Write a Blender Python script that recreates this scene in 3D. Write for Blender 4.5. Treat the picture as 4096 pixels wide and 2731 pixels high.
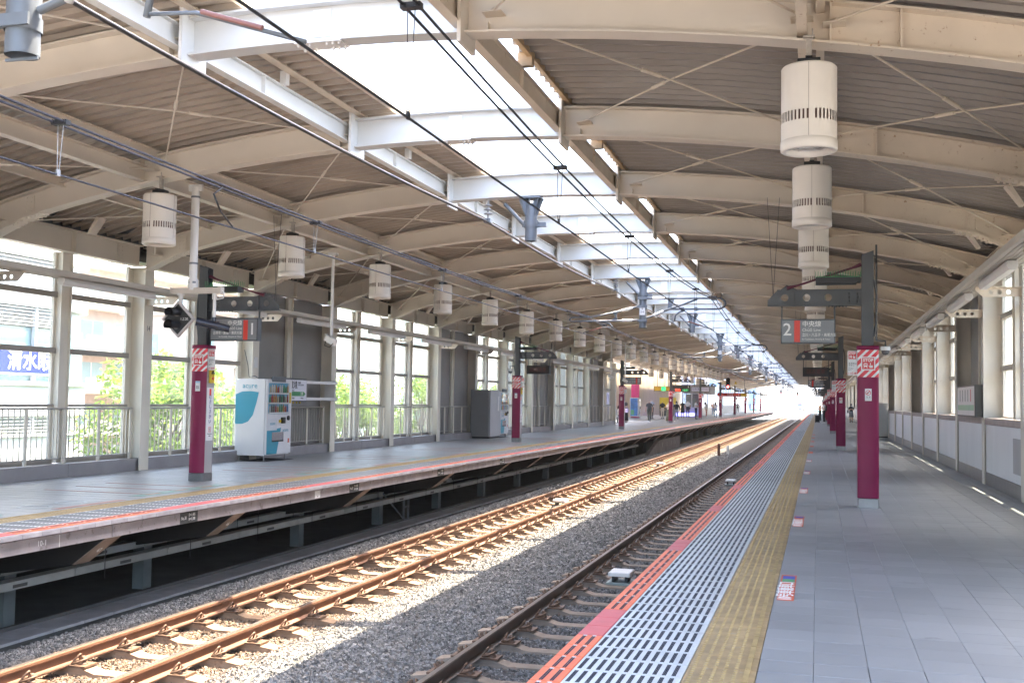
import bpy, bmesh, math, random
from mathutils import Vector, Matrix, noise
from mathutils.geometry import tessellate_polygon
random.seed(7)
sc = bpy.context.scene
for o in list(bpy.data.objects): bpy.data.objects.remove(o)
C = sc.collection

# ------------------------------------------------------------------ camera
FPX, YAW, PITCH, ROLL, EYE, CAMX = 4346.5, .2758, .0537, .01558, 1.487, 4.85
fw = Vector((-math.sin(YAW)*math.cos(PITCH), math.cos(YAW)*math.cos(PITCH), math.sin(PITCH)))
r0 = Vector((math.cos(YAW), math.sin(YAW), 0)); u0 = r0.cross(fw)
rt = r0*math.cos(ROLL) + u0*math.sin(ROLL); up = u0*math.cos(ROLL) - r0*math.sin(ROLL)
cam = bpy.data.cameras.new('camera'); camo = bpy.data.objects.new('camera', cam); C.objects.link(camo)
cam.sensor_fit = 'HORIZONTAL'; cam.sensor_width = 36; cam.lens = FPX/4096*36
cam.clip_start = .05; cam.clip_end = 3000
camo.matrix_world = Matrix(((rt.x, up.x, -fw.x, CAMX), (rt.y, up.y, -fw.y, 0), (rt.z, up.z, -fw.z, EYE), (0, 0, 0, 1)))
sc.camera = camo

# ------------------------------------------------------------------ light
SUN = Vector((.252, .294, 1)).normalized()
w = bpy.data.worlds.new('World'); sc.world = w; w.use_nodes = True
nt = w.node_tree; nt.nodes.clear()
sky = nt.nodes.new('ShaderNodeTexSky'); sky.sky_type = 'NISHITA'; sky.sun_disc = False
sky.sun_elevation = math.asin(SUN.z); sky.sun_rotation = math.atan2(SUN.x, SUN.y)
sky.air_density = 1.0; sky.dust_density = 4.2; sky.ozone_density = .3
bg = nt.nodes.new('ShaderNodeBackground'); bg.inputs['Strength'].default_value = .15
wo = nt.nodes.new('ShaderNodeOutputWorld')
nt.links.new(sky.outputs[0], bg.inputs[0]); nt.links.new(bg.outputs[0], wo.inputs[0])
sl = bpy.data.lights.new('sun', 'SUN'); sl.energy = 3.7; sl.angle = math.radians(.5); sl.color = (1, .87, .68)
so = bpy.data.objects.new('sun', sl); C.objects.link(so); so.location = (20, 40, 60)
so.rotation_euler = (-SUN).to_track_quat('-Z', 'Y').to_euler()
vs = sc.view_settings; vs.view_transform = 'Standard'; vs.look = 'None'; vs.gamma = 1; vs.use_curve_mapping = False
vs.exposure = 3.42
sc.render.engine = 'CYCLES'
cy = sc.cycles
cy.use_denoising = True; cy.max_bounces = 8; cy.diffuse_bounces = 5; cy.glossy_bounces = 3; cy.transparent_max_bounces = 16
cy.caustics_reflective = False; cy.caustics_refractive = False; cy.sample_clamp_indirect = 12; cy.use_adaptive_sampling = True; cy.adaptive_threshold = .025
sc.render.use_persistent_data = False
try: cy.denoiser = 'OPENIMAGEDENOISE'
except Exception: pass

# ------------------------------------------------------------------ materials
MATS = {}
def M(name, col, rough=.55, metal=0., var=.12, vs=2.0, bump=0., bs=60., rnd=0., spot=None, emit=None, spec=.5, streak=0., sm=1):
    """procedural paint / stone: noise tint, optional per-object tint (rnd), optional rust or dirt spots=(colour, threshold, scale)"""
    if name in MATS: return MATS[name]
    m = bpy.data.materials.new(name); m.use_nodes = True; MATS[name] = m
    n = m.node_tree; b = n.nodes['Principled BSDF']; N = n.nodes.new; L = n.links.new
    b.inputs['Roughness'].default_value = rough; b.inputs['Metallic'].default_value = metal
    b.inputs['Specular IOR Level'].default_value = spec
    tc = N('ShaderNodeTexCoord'); geo = N('ShaderNodeNewGeometry')
    co = geo.outputs['Position']
    tx = N('ShaderNodeTexNoise'); tx.inputs['Scale'].default_value = vs; tx.inputs['Detail'].default_value = 5
    if streak:
        mp = N('ShaderNodeMapping'); mp.inputs['Scale'].default_value = (1, 1, streak); L(co, mp.inputs[0]); L(mp.outputs[0], tx.inputs['Vector'])
    else: L(co, tx.inputs['Vector'])
    mr = N('ShaderNodeMapRange'); mr.inputs[1].default_value = .3; mr.inputs[2].default_value = .7
    mr.inputs[3].default_value = 1-var; mr.inputs[4].default_value = 1+var*.6
    L(tx.outputs[0], mr.inputs[0])
    val = mr.outputs[0]
    if rnd:
        oi = N('ShaderNodeObjectInfo'); m2 = N('ShaderNodeMapRange'); m2.inputs[3].default_value = 1-rnd; m2.inputs[4].default_value = 1+rnd*.7
        L(oi.outputs['Random'], m2.inputs[0]); mm = N('ShaderNodeMath'); mm.operation = 'MULTIPLY'
        L(val, mm.inputs[0]); L(m2.outputs[0], mm.inputs[1]); val = mm.outputs[0]
    vm = N('ShaderNodeVectorMath'); vm.operation = 'SCALE'; vm.inputs[0].default_value = col[:3]; L(val, vm.inputs['Scale'])
    out = vm.outputs[0]
    if spot:
        sc2, th, ss = spot
        t2 = N('ShaderNodeTexNoise'); t2.inputs['Scale'].default_value = ss; t2.inputs['Detail'].default_value = 8; t2.inputs['Roughness'].default_value = .68
        L(co, t2.inputs['Vector'])
        rp = N('ShaderNodeMapRange'); rp.inputs[1].default_value = th; rp.inputs[2].default_value = th+.07; L(t2.outputs[0], rp.inputs[0])
        mx = N('ShaderNodeMix'); mx.data_type = 'RGBA'; L(rp.outputs[0], mx.inputs[0]); L(out, mx.inputs[6]); mx.inputs[7].default_value = (*sc2, 1)
        out = mx.outputs[2]
    L(out, b.inputs['Base Color'])
    if bump:
        tb = N('ShaderNodeTexNoise'); tb.inputs['Scale'].default_value = bs; tb.inputs['Detail'].default_value = 4; L(co, tb.inputs['Vector'])
        bp = N('ShaderNodeBump'); bp.inputs['Strength'].default_value = min(1, bump); bp.inputs['Distance'].default_value = .01
        L(tb.outputs[0], bp.inputs['Height']); L(bp.outputs[0], b.inputs['Normal'])
    if emit:
        b.inputs['Emission Color'].default_value = (*col[:3], 1); b.inputs['Emission Strength'].default_value = emit
    return m
def glass(name, tint, refl=.10, dust=0.):
    if name in MATS: return MATS[name]
    m = bpy.data.materials.new(name); m.use_nodes = True; MATS[name] = m
    n = m.node_tree; n.nodes.clear(); N = n.nodes.new; L = n.links.new
    t = N('ShaderNodeBsdfTransparent'); t.inputs[0].default_value = (*tint, 1)
    g = N('ShaderNodeBsdfGlossy'); g.inputs['Roughness'].default_value = .03
    lw = N('ShaderNodeLayerWeight'); lw.inputs['Blend'].default_value = .5
    pw = N('ShaderNodeMath'); pw.operation = 'POWER'; pw.inputs[1].default_value = 4.0; L(lw.outputs['Facing'], pw.inputs[0])
    f = N('ShaderNodeMath'); f.operation = 'MULTIPLY_ADD'; f.inputs[1].default_value = .55; f.inputs[2].default_value = refl*.4; L(pw.outputs[0], f.inputs[0])
    x = N('ShaderNodeMixShader'); o = N('ShaderNodeOutputMaterial')
    L(f.outputs[0], x.inputs[0]); L(t.outputs[0], x.inputs[1]); L(g.outputs[0], x.inputs[2])
    if dust:                                   # a film of dust scatters a little of the daylight
        d = N('ShaderNodeBsdfTranslucent'); d.inputs[0].default_value = (.85, .86, .84, 1); y = N('ShaderNodeMixShader'); y.inputs[0].default_value = dust
        L(x.outputs[0], y.inputs[1]); L(d.outputs[0], y.inputs[2]); L(y.outputs[0], o.inputs[0])
    else: L(x.outputs[0], o.inputs[0])
    return m
RUST = (.20, .085, .035)
cream = M('cream_paint', (.68, .61, .52), .45, var=.07, vs=1.2, spot=((.42, .30, .19), .70, 9))
creamr = M('cream_paint_rusty', (.66, .565, .45), .5, var=.12, vs=1.6, spot=((.33, .19, .10), .62, 14))
creamw = M('pale_window_paint', (.72, .67, .58), .45, var=.06, vs=1.5)
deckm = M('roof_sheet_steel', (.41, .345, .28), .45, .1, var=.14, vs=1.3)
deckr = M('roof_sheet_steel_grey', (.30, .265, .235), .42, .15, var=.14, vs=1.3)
whitem = M('white_paint', (.74, .73, .71), .4, var=.05)
concrete = M('concrete', (.36, .34, .33), .85, var=.22, vs=2.5, bump=.3, bs=40, spot=((.20, .18, .165), .60, 5))
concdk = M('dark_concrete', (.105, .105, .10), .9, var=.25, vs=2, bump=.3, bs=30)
tilem = M('platform_tile', (.285, .293, .30), .40, var=.11, vs=.7, rnd=.10, spec=.35, spot=((.225, .23, .235), .60, 2.2))
tilej = M('tile_bedding', (.16, .165, .17), .8, var=.2)
slabw = M('white_slab', (.56, .59, .60), .38, var=.12, vs=5, rnd=.05, spot=((.40, .42, .43), .62, 6))
groove = M('grip_strip', (.045, .05, .07), .8, var=.2)
oran = M('orange_paint', (.88, .17, .055), .5, var=.10, vs=4)
redp = M('worn_red_paint', (.66, .11, .115), .5, var=.10, vs=4)
yelw = M('yellow_tactile', (.385, .268, .13), .5, var=.30, vs=7, rnd=.16, spot=((.34, .29, .21), .60, 5))
yelb = M('yellow_dome', (.42, .30, .13), .5, var=.25, vs=9)
ballm = M('ballast_stone', (.215, .205, .20), .85, var=.45, vs=22, rnd=.0)
ballg = M('ballast_bed', (.075, .07, .066), .95, var=.5, vs=30, bump=.9, bs=45)
railm = M('rail_rusty', (.185, .092, .055), .55, .25, var=.2, vs=3, bump=.15, bs=40)
railtop = M('rail_polished_head', (.42, .36, .33), .28, .85, var=.1)
sleepm = M('sleeper_concrete', (.29, .235, .185), .85, var=.25, vs=4, rnd=.1, bump=.25, bs=50, spot=((.24, .16, .115), .60, 4))
clipm = M('clip_iron', (.17, .105, .07), .6, .3, var=.25, vs=12)
greyst = M('dark_grey_steel', (.085, .09, .095), .45, .1, var=.15, vs=2)
burg = M('burgundy_cladding', (.205, .012, .058), .42, var=.10, vs=1.5, spec=.3, spot=((.15, .012, .045), .66, 9))
stain = M('stainless_base', (.26, .26, .27), .33, .85, var=.15, vs=6)
silver = M('grey_panel', (.40, .395, .405), .38, .15, var=.08)
galv = M('galvanised_grey', (.165, .185, .21), .45, .25, var=.12, vs=4)
blackm = M('black_plastic', (.018, .018, .02), .45, var=.1)
wirem = M('wire_dark', (.028, .029, .034), .5, .1, var=.1)
copper = M('wire_copper', (.19, .15, .13), .45, .6, var=.15)
porc = M('porcelain', (.72, .73, .74), .22, var=.04)
winglass = glass('window_glass', (.95, .975, .965), .10, .02)
# ------------------------------------------------------------------ geometry helpers
class MB:
    """collects faces with material slots; build() links them as ONE mesh object"""
    def __init__(s): s.v = []; s.f = []; s.m = []; s.x = None; s.sm = []
    def add(s, vs, fs, mi=0, smooth=False):
        b = len(s.v)
        if s.x is not None: vs = [s.x @ Vector(p) for p in vs]
        s.v += [tuple(p) for p in vs]
        for f in fs: s.f.append(tuple(i+b for i in f)); s.m.append(mi); s.sm.append(smooth)
        return s
    def box(s, x0, x1, y0, y1, z0, z1, mi=0):
        return s.add([(x0,y0,z0),(x1,y0,z0),(x1,y1,z0),(x0,y1,z0),(x0,y0,z1),(x1,y0,z1),(x1,y1,z1),(x0,y1,z1)],
            [(0,3,2,1),(4,5,6,7),(0,1,5,4),(1,2,6,5),(2,3,7,6),(3,0,4,7)], mi)
    def bbox(s, x0, x1, y0, y1, z0, z1, b=.004, mi=0):
        """box with chamfered edges on the top and the four upright corners"""
        o = [(x0+b,y0),(x1-b,y0),(x1,y0+b),(x1,y1-b),(x1-b,y1),(x0+b,y1),(x0,y1-b),(x0,y0+b)]
        i = [(max(x0+b,min(x1-b,x)), max(y0+b,min(y1-b,y))) for x, y in o]
        vs = [(x,y,z0) for x,y in o]+[(x,y,z1-b) for x,y in o]+[(x,y,z1) for x,y in i]
        fs = [tuple(range(7,-1,-1)), tuple(range(16,24))]
        for k in range(8):
            j=(k+1)%8; fs += [(k,j,8+j,8+k),(8+k,8+j,16+j,16+k)]
        return s.add(vs, fs, mi)
    def prism(s, poly, axis, a0, a1, mi=0, holes=()):
        """polygon (2D) with holes extruded along axis 'x','y' or 'z'"""
        def P(p, a):
            return {'x':(a,p[0],p[1]),'y':(p[0],a,p[1]),'z':(p[0],p[1],a)}[axis]
        loops = [list(poly)]+[list(h) for h in holes]
        flat = [p for l in loops for p in l]; n = len(flat)
        tri = tessellate_polygon([[Vector((p[0],p[1],0)) for p in l] for l in loops])
        vs = [P(p,a0) for p in flat]+[P(p,a1) for p in flat]
        fs = [tuple(t) for t in tri]+[tuple(i+n for i in reversed(t)) for t in tri]
        b = 0
        for l in loops:
            k = len(l)
            for i in range(k): j=(i+1)%k; fs.append((b+i,b+j,n+b+j,n+b+i))
            b += k
        return s.add(vs, fs, mi)
    def tube(s, pts, r, seg=8, mi=0, cap=True, smooth=True):
        pts = [Vector(p) for p in pts]; rs = r if isinstance(r,(list,tuple)) else [r]*len(pts)
        vs = []; t0 = None
        for i, p in enumerate(pts):
            t = (pts[min(i+1,len(pts)-1)]-pts[max(i-1,0)]).normalized()
            if t0 is None:
                a = Vector((0,0,1)) if abs(t.z) < .9 else Vector((1,0,0)); nx = t.cross(a).normalized()
            else: nx = (nx - t*nx.dot(t)).normalized()
            t0 = t; ny = t.cross(nx)
            for k in range(seg):
                an = 2*math.pi*k/seg; vs.append(p+(nx*math.cos(an)+ny*math.sin(an))*rs[i])
        fs = []
        for i in range(len(pts)-1):
            for k in range(seg):
                j=(k+1)%seg; fs.append((i*seg+k,i*seg+j,(i+1)*seg+j,(i+1)*seg+k))
        s.add(vs, fs, mi, smooth)
        if cap:
            n = len(pts)-1
            s.add(vs[:seg], [tuple(range(seg-1,-1,-1))], mi); s.add(vs[n*seg:], [tuple(range(seg))], mi)
        return s
    def lathe(s, prof, seg=24, axis='z', c=(0,0,0), mi=0, smooth=True):
        vs = []
        for r, h in prof:
            for k in range(seg):
                a = 2*math.pi*k/seg; x, y = r*math.cos(a), r*math.sin(a)
                q = {'z':(x,y,h),'y':(x,h,y),'x':(h,x,y)}[axis]
                vs.append((q[0]+c[0],q[1]+c[1],q[2]+c[2]))
        fs = []
        for i in range(len(prof)-1):
            for k in range(seg):
                j=(k+1)%seg; fs.append((i*seg+k,i*seg+j,(i+1)*seg+j,(i+1)*seg+k))
        return s.add(vs, fs, mi, smooth)
    def mesh(s, name):
        me = bpy.data.meshes.new(name); me.from_pydata(s.v, [], s.f)
        me.polygons.foreach_set('material_index', s.m); me.polygons.foreach_set('use_smooth', s.sm)
        me.update(); return me
    def build(s, name, mats, parent=None, loc=None):
        return obj(name, s.mesh(name), mats, parent, loc)
def obj(name, me, mats=None, parent=None, loc=None):
    if mats is not None and not me.materials:
        for m in (mats if isinstance(mats,(list,tuple)) else [mats]): me.materials.append(m)
    o = bpy.data.objects.new(name, me); C.objects.link(o)
    if parent is not None: o.parent = parent
    if loc is not None: o.location = loc
    return o
def fixn(o):
    bm = bmesh.new(); bm.from_mesh(o.data); bmesh.ops.remove_doubles(bm, verts=bm.verts, dist=1e-5); bmesh.ops.recalc_face_normals(bm, faces=bm.faces); bm.to_mesh(o.data); bm.free(); return o
def tag(o, label, cat, group=None):
    o['label'] = label; o['category'] = cat
    if group: o['group'] = group
    return o
def thing(name, label, cat, loc=(0,0,0), rz=0, group=None):
    o = bpy.data.objects.new(name, None); C.objects.link(o); o.location = loc; o.rotation_euler = (0,0,rz)
    o.empty_display_size = .2
    return tag(o, label, cat, group)
def struct(o): o['kind'] = 'structure'; return o
def stuff(o): o['kind'] = 'stuff'; return o
def dup(root, loc, rz=None, label=None, name=None):
    def cp(o, par):
        c = o.copy(); C.objects.link(c); c.parent = par
        for ch in o.children: cp(ch, c)
        return c
    r = cp(root, None); r.location = loc
    if rz is not None: r.rotation_euler = (0,0,rz)
    if label: r['label'] = label
    return r
def circ(cx, cy, r, n=20): return [(cx+r*math.cos(2*math.pi*k/n), cy+r*math.sin(2*math.pi*k/n)) for k in range(n)]
ORD = ['nearest','second','third','fourth','fifth','sixth','seventh','eighth','ninth','tenth','eleventh','twelfth','thirteenth','fourteenth','fifteenth','sixteenth','seventeenth','eighteenth','nineteenth','twentieth','twenty-first','twenty-second','twenty-third','twenty-fourth']
TS = bpy.data.scenes.new('lettering'); TXT = {}
def text(name, s, size, mat, parent, loc, rot=(math.pi/2,0,0), align='CENTER', ext=.001, sx=1., va='CENTER', bold=0., sp=1.):
    key = (s, size, align, va, ext, bold, sp)
    if key in TXT:
        o = obj(name, TXT[key].copy(), None, parent, loc); o.data.materials.clear(); o.data.materials.append(mat); o.rotation_euler = rot; o.scale = (sx, 1, 1); return o
    cu = bpy.data.curves.new(name, 'FONT'); cu.body = s; cu.size = size; cu.align_x = align; cu.align_y = va
    cu.extrude = ext; cu.resolution_u = 2; cu.offset = bold; cu.space_character = sp
    t = bpy.data.objects.new(name, cu); TS.collection.objects.link(t)      # laid out in a small side scene, kept as mesh
    TS.view_layers[0].update()
    me = bpy.data.meshes.new_from_object(t.evaluated_get(TS.view_layers[0].depsgraph))
    bpy.data.objects.remove(t); bpy.data.curves.remove(cu); TXT[key] = me
    me.materials.clear()
    o = obj(name, me, mat, parent, loc); o.rotation_euler = rot; o.scale = (sx, 1, 1)
    return o
RP = 4.3; R0 = 10.1            # rib pitch and position of the first rib in view
ribY = [R0+RP*k for k in range(-2, 47)]
YEND = ribY[-1]
# ================================================================== ground, platforms, tracks
def off(y): return 0. if y < 215 else -5.9e-5*(y-215)**2     # beyond the platforms the line bends left
def xtr(y0, y1, far):                                          # stations along a track
    ys = [y0]
    while ys[-1] < y1: ys.append(ys[-1]+(20 if ys[-1] >= 215 else 30))
    return ys
grd = MB().box(-900, 900, -200, 2500, -9.6, -9.0).build('street_ground', M('street_asphalt', (.16, .16, .155), .9, var=.2, vs=.2)); struct(grd)
vb = MB(); ys = xtr(-12, 1200, 0)
for a, b in zip(ys, ys[1:]):
    oa, ob = off(a), off(b); W = 11.5 if b < 240 else 7.0
    vb.add([(x+o, y, zz) for o, y in ((oa, a), (ob, b)) for x in (-W, W) for zz in (-2.6, -1.62)],
           [(0,1,3,2), (4,6,7,5), (0,4,5,1), (2,3,7,6), (1,5,7,3), (0,2,6,4)])
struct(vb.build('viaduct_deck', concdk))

# ballast bed (cross profile swept along the line)
prof = [(-4.22,-1.55),(-3.95,-1.43),(-3.2,-1.305),(-2.95,-1.30),(-2.85,-1.335),(-.98,-1.335),(-.88,-1.30),(-.3,-1.275),(.3,-1.275),(.88,-1.30),(.98,-1.335),(2.85,-1.335),(3.3,-1.33)]
bb = MB(); ys = [-4]+[i*2.5 for i in range(0, 20)]+[i*20 for i in range(3, 61)]
vv = [(x+off(y), y, z+(.012*noise.noise(Vector((x*2, y*1.5, 0))) if 0 < y < 60 else 0)) for y in ys for x, z in prof]
n = len(prof); bb.add(vv, [(i*n+k, i*n+k+1, (i+1)*n+k+1, (i+1)*n+k) for i in range(len(ys)-1) for k in range(n-1)])
bed = stuff(bb.build('ballast_bed', ballg))

def ballast(name, y0, y1, dens, s0, s1, seed):
    b = MB(); yy = [y0+(y1-y0)*i/12 for i in range(13)]
    b.add([(x, y, z-.012) for y in yy for x, z in prof[1:]], [(i*(n-1)+k, i*(n-1)+k+1, (i+1)*(n-1)+k+1, (i+1)*(n-1)+k) for i in range(12) for k in range(n-2)])
    o = stuff(b.build(name, ballm))
    g = bpy.data.node_groups.new(name, 'GeometryNodeTree'); N = g.nodes.new; L = g.links.new
    g.interface.new_socket('Geometry', in_out='INPUT', socket_type='NodeSocketGeometry'); g.interface.new_socket('Geometry', in_out='OUTPUT', socket_type='NodeSocketGeometry')
    gi = N('NodeGroupInput'); go = N('NodeGroupOutput')
    d = N('GeometryNodeDistributePointsOnFaces'); d.inputs['Density'].default_value = dens; d.inputs['Seed'].default_value = seed
    ico = N('GeometryNodeMeshIcoSphere'); ico.inputs['Radius'].default_value = 1; ico.inputs['Subdivisions'].default_value = 2
    nz = N('ShaderNodeTexNoise'); nz.inputs['Scale'].default_value = 1.1; nz.inputs['Detail'].default_value = 0
    sb = N('ShaderNodeVectorMath'); sb.operation = 'SUBTRACT'; sb.inputs[1].default_value = (.5, .5, .5)
    ml = N('ShaderNodeVectorMath'); ml.operation = 'SCALE'; ml.inputs['Scale'].default_value = 1.7
    sp = N('GeometryNodeSetPosition')
    L(nz.outputs['Color'], sb.inputs[0]); L(sb.outputs[0], ml.inputs[0]); L(ml.outputs[0], sp.inputs['Offset']); L(ico.outputs[0], sp.inputs['Geometry'])
    ip = N('GeometryNodeInstanceOnPoints'); L(gi.outputs[0], d.inputs[0]); L(d.outputs['Points'], ip.inputs['Points']); L(sp.outputs[0], ip.inputs['Instance'])
    rr = N('FunctionNodeRandomValue'); rr.data_type = 'FLOAT_VECTOR'; rr.inputs[0].default_value = (0, 0, 0); rr.inputs[1].default_value = (6.28, 6.28, 6.28)
    rs = N('FunctionNodeRandomValue'); rs.data_type = 'FLOAT_VECTOR'; rs.inputs[0].default_value = (s0*1.0, s0*.75, s0*.55); rs.inputs[1].default_value = (s1*1.25, s1, s1*.8); rs.inputs['Seed'].default_value = 5
    L(rr.outputs[0], ip.inputs['Rotation']); L(rs.outputs[0], ip.inputs['Scale'])
    sm = N('GeometryNodeSetMaterial'); sm.inputs['Material'].default_value = stone
    L(ip.outputs[0], sm.inputs['Geometry'])
    L(sm.outputs[0], go.inputs[0])
    md = o.modifiers.new('stones', 'NODES'); md.node_group = g
    return o
stone = M('ballast_pebble', (.21, .205, .20), .8, var=.3, vs=6, rnd=.6)
def rust_dust(m, c):          # brake-dust brown on the stones of the left track bed
    n_ = m.node_tree; b_ = n_.nodes['Principled BSDF']; src = b_.inputs['Base Color'].links[0].from_socket; N = n_.nodes.new; L = n_.links.new
    ge = N('ShaderNodeNewGeometry'); sx = N('ShaderNodeSeparateXYZ'); L(ge.outputs['Position'], sx.inputs[0])
    ad = N('ShaderNodeMath'); ad.operation = 'ADD'; ad.inputs[1].default_value = 1.9; L(sx.outputs['X'], ad.inputs[0]); ab = N('ShaderNodeMath'); ab.operation = 'ABSOLUTE'; L(ad.outputs[0], ab.inputs[0])
    mr = N('ShaderNodeMapRange'); mr.inputs[1].default_value = .75; mr.inputs[2].default_value = 1.35; mr.inputs[3].default_value = 1; mr.inputs[4].default_value = 0; L(ab.outputs[0], mr.inputs[0])
    mx = N('ShaderNodeMix'); mx.data_type = 'RGBA'; mx.blend_type = 'MULTIPLY'; L(mr.outputs[0], mx.inputs[0]); L(src, mx.inputs[6]); mx.inputs[7].default_value = (*c, 1); L(mx.outputs[2], b_.inputs['Base Color'])
rust_dust(stone, (.80, .54, .37))
ballast('ballast_stones', 4, 17, 820, .020, .031, 1)
ballast('ballast_stones', 17, 34, 420, .026, .038, 2)
ballast('ballast_stones', 34, 62, 190, .034, .05, 3)

# rails and sleepers
def railprof(): return [(-.064,0),(.064,0),(.064,.012),(.012,.03),(.009,.10),(.033,.115),(.033,.142),(.026,.152),(-.026,.152),(-.033,.142),(-.033,.115),(-.009,.10),(-.012,.03),(-.064,.012)]
ZR = -1.252
smesh = MB()
sp_ = [(-1.0,-.035),(-.78,-.004),(-.36,-.004),(-.2,-.05),(.2,-.05),(.36,-.004),(.78,-.004),(1.0,-.035),(1.0,-.17),(-1.0,-.17)]
smesh.prism(sp_, 'y', -.13, .13)
smesh.v = [(x, y*(.74 if z > -.06 else 1), z) for x, y, z in smesh.v]
sleeper_me = smesh.mesh('sleeper'); sleeper_me.materials.append(sleepm)
sleeprust = M('sleeper_rust_stained', (.27, .18, .115), .85, var=.25, vs=4, rnd=.1, bump=.25, bs=50, spot=((.19, .115, .07), .58, 4))
sleeper_rust = smesh.mesh('sleeper_rusty'); sleeper_rust.materials.append(sleeprust)
cm = MB()                                                       # spring clip, its bolt and tie plate
cm.x = Matrix.Translation((.066,0,0)) @ Matrix.Scale(1.35, 4) @ Matrix.Translation((-.066,0,0)); cm.box(.066, .21, -.075, .075, 0, .014); cm.box(.07, .135, -.032, .032, .012, .034)
cm.lathe([(0,.05),(.02,.05),(.02,.028),(.032,.027),(.032,.012)], 8, c=(.15, -.012, 0)); cm.lathe([(0,.075),(.014,.075),(.014,.05)], 6, c=(.15,-.012,0))
arc = [(.075+.055*math.sin(t)*.7, -.045+.09*t/math.pi, .018+.065*math.sin(t)) for t in [math.pi*i/8 for i in range(9)]]
cm.tube(arc, .008, 6); cm.tube([(.075,-.045,.02),(.12,-.055,.03),(.165,-.04,.05),(.175,0,.055),(.15,.035,.04),(.10,.045,.02)], .008, 6)
clip_me = cm.mesh('rail_clip'); clip_me.materials.append(clipm)
farm = MB(); farm.v = list(smesh.v); farm.f = list(smesh.f); farm.m = list(smesh.m); farm.sm = list(smesh.sm)
for rx in (-.566, .566):
    for s in (-1, 1):
        farm.box(min(rx+s*.066, rx+s*.2), max(rx+s*.066, rx+s*.2), -.07, .07, 0, .014, 1); farm.box(min(rx+s*.075, rx+s*.15), max(rx+s*.075, rx+s*.15), -.035, .035, .01, .06, 1)
far_me = farm.mesh('sleeper_far'); far_me.materials.append(sleepm); far_me.materials.append(clipm); far_rust = far_me.copy(); far_rust.materials[0] = sleeprust
GA = 1.067/2+.033
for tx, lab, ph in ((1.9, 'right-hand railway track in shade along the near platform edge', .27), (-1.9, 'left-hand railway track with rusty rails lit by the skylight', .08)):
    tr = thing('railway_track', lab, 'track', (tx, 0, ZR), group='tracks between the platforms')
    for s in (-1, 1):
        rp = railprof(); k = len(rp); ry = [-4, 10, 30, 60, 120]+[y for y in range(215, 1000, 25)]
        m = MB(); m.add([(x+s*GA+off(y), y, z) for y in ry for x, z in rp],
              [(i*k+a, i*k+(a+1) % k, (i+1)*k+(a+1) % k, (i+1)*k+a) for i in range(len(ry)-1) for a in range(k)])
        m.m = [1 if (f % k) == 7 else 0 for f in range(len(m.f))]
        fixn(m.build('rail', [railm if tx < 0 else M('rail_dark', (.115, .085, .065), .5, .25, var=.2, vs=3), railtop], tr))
    i = 0; y = 5+ph
    farb = MB()
    while y < 216:
        if i < 290:
            near = i < 36
            s_ = obj('sleeper', (sleeper_me if tx > 0 else sleeper_rust) if near else (far_me if tx > 0 else far_rust), None, tr, (0, y, -.002))
            s_.rotation_euler = (0, 0, random.uniform(-.008, .008))
            if near:
                for rx in (-GA, GA):
                    for sd in (-1, 1):
                        c = obj('rail_clip', clip_me, None, s_, (rx, 0, .0))
                        if sd < 0: c.rotation_euler = (0, 0, math.pi)
        i += 1; y += .745
    sb_ = MB(); y = 216.
    while y < 420:
        o_ = off(y); sb_.box(-1+o_, 1+o_, y-.12, y+.12, -.17, -.01); y += 1.5
    stuff(sb_.build('far_sleepers', sleepm, tr))

# ---- right platform
pR = struct(MB().box(3.40, 9.4, -4, 222, -1.6, -.035).build('platform_right', concrete))
pL = struct(MB().box(-8.75, -3.32, -4, 222, -.205, -.035).build('platform_left', concrete))
pL2 = struct(MB().box(-14.4, -8.752, 66, 222, -.205, -.004).build('platform_left_widening', M('rear_paving', (.26, .27, .28), .5, var=.1)))
tb = .003
def tile_mesh(name, x0, x1, L=.3, z=0., gap=.002, m=tilem, b=.0018):
    me = MB().bbox(x0+gap/2, x1-gap/2, gap/2, L-gap/2, -.03, z, b).mesh(name); me.materials.append(m); return me
t_me = tile_mesh('floor_tile', 0, .3)
X0T = 4.519
Y0 = 4.2; cnt = 0
rowsR = int((222-Y0)/.3)
farT = MB()
for r in range(rowsR):
    for c in range(12):
        x = X0T+.3*c
        if x > 8.1: continue
        y = Y0+.3*r
        if cnt < 300 and y > 6.4 and c < 12:
            o = obj('floor_tile', t_me, None, pR, (x, y, random.uniform(-.0006, .0006))); cnt += 1
        elif y < 62 or y < 6.4:
            z = random.uniform(-.0007, .0007); farT.bbox(x+.002, x+.298, y+.002, y+.298, -.03, z, .003)
stuff(farT.build('floor_tiles_beyond', M('platform_tile_far', (.285, .293, .30), .40, var=.14, vs=1.0, spec=.35), pR))
stuff(MB().box(X0T, 8.1, Y0+.3*int((62-Y0)/.3+1), 222, -.03, 0).build('floor_paving_far', MATS['platform_tile_far'], pR))
# white grip slabs, orange edge and yellow tactile tiles, one row every 0.3 m
wm = MB(); wm.bbox(.002, .604, .002, .298, -.03, 0, .002)
for k in range(11):
    gx = .032+k*.0525
    for q in (-.008, 0, .008): wm.box(gx+q-.003, gx+q+.003, .03, .275, -.002, .0022, 1)
w_me = wm.mesh('white_slab'); w_me.materials.append(slabw); w_me.materials.append(groove)
def edge_mesh(nm, m, g=True):
    e = MB(); e.bbox(0, .168, .0008, .2992, -.055, 0, .004)
    if g:
        for gx in (.058, .118):
            for q in (-.006, .006): e.box(gx+q-.004, gx+q+.004, .02, .262, -.002, .0022, 1)
            e.box(gx-.012, gx+.012, .268, .292, -.001, .0012, 2)
    me = e.mesh(nm); me.materials.append(m); me.materials.append(groove); me.materials.append(slabw); return me
eo_me, er_me = edge_mesh('edge_orange', oran), edge_mesh('edge_red', redp, False)
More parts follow.
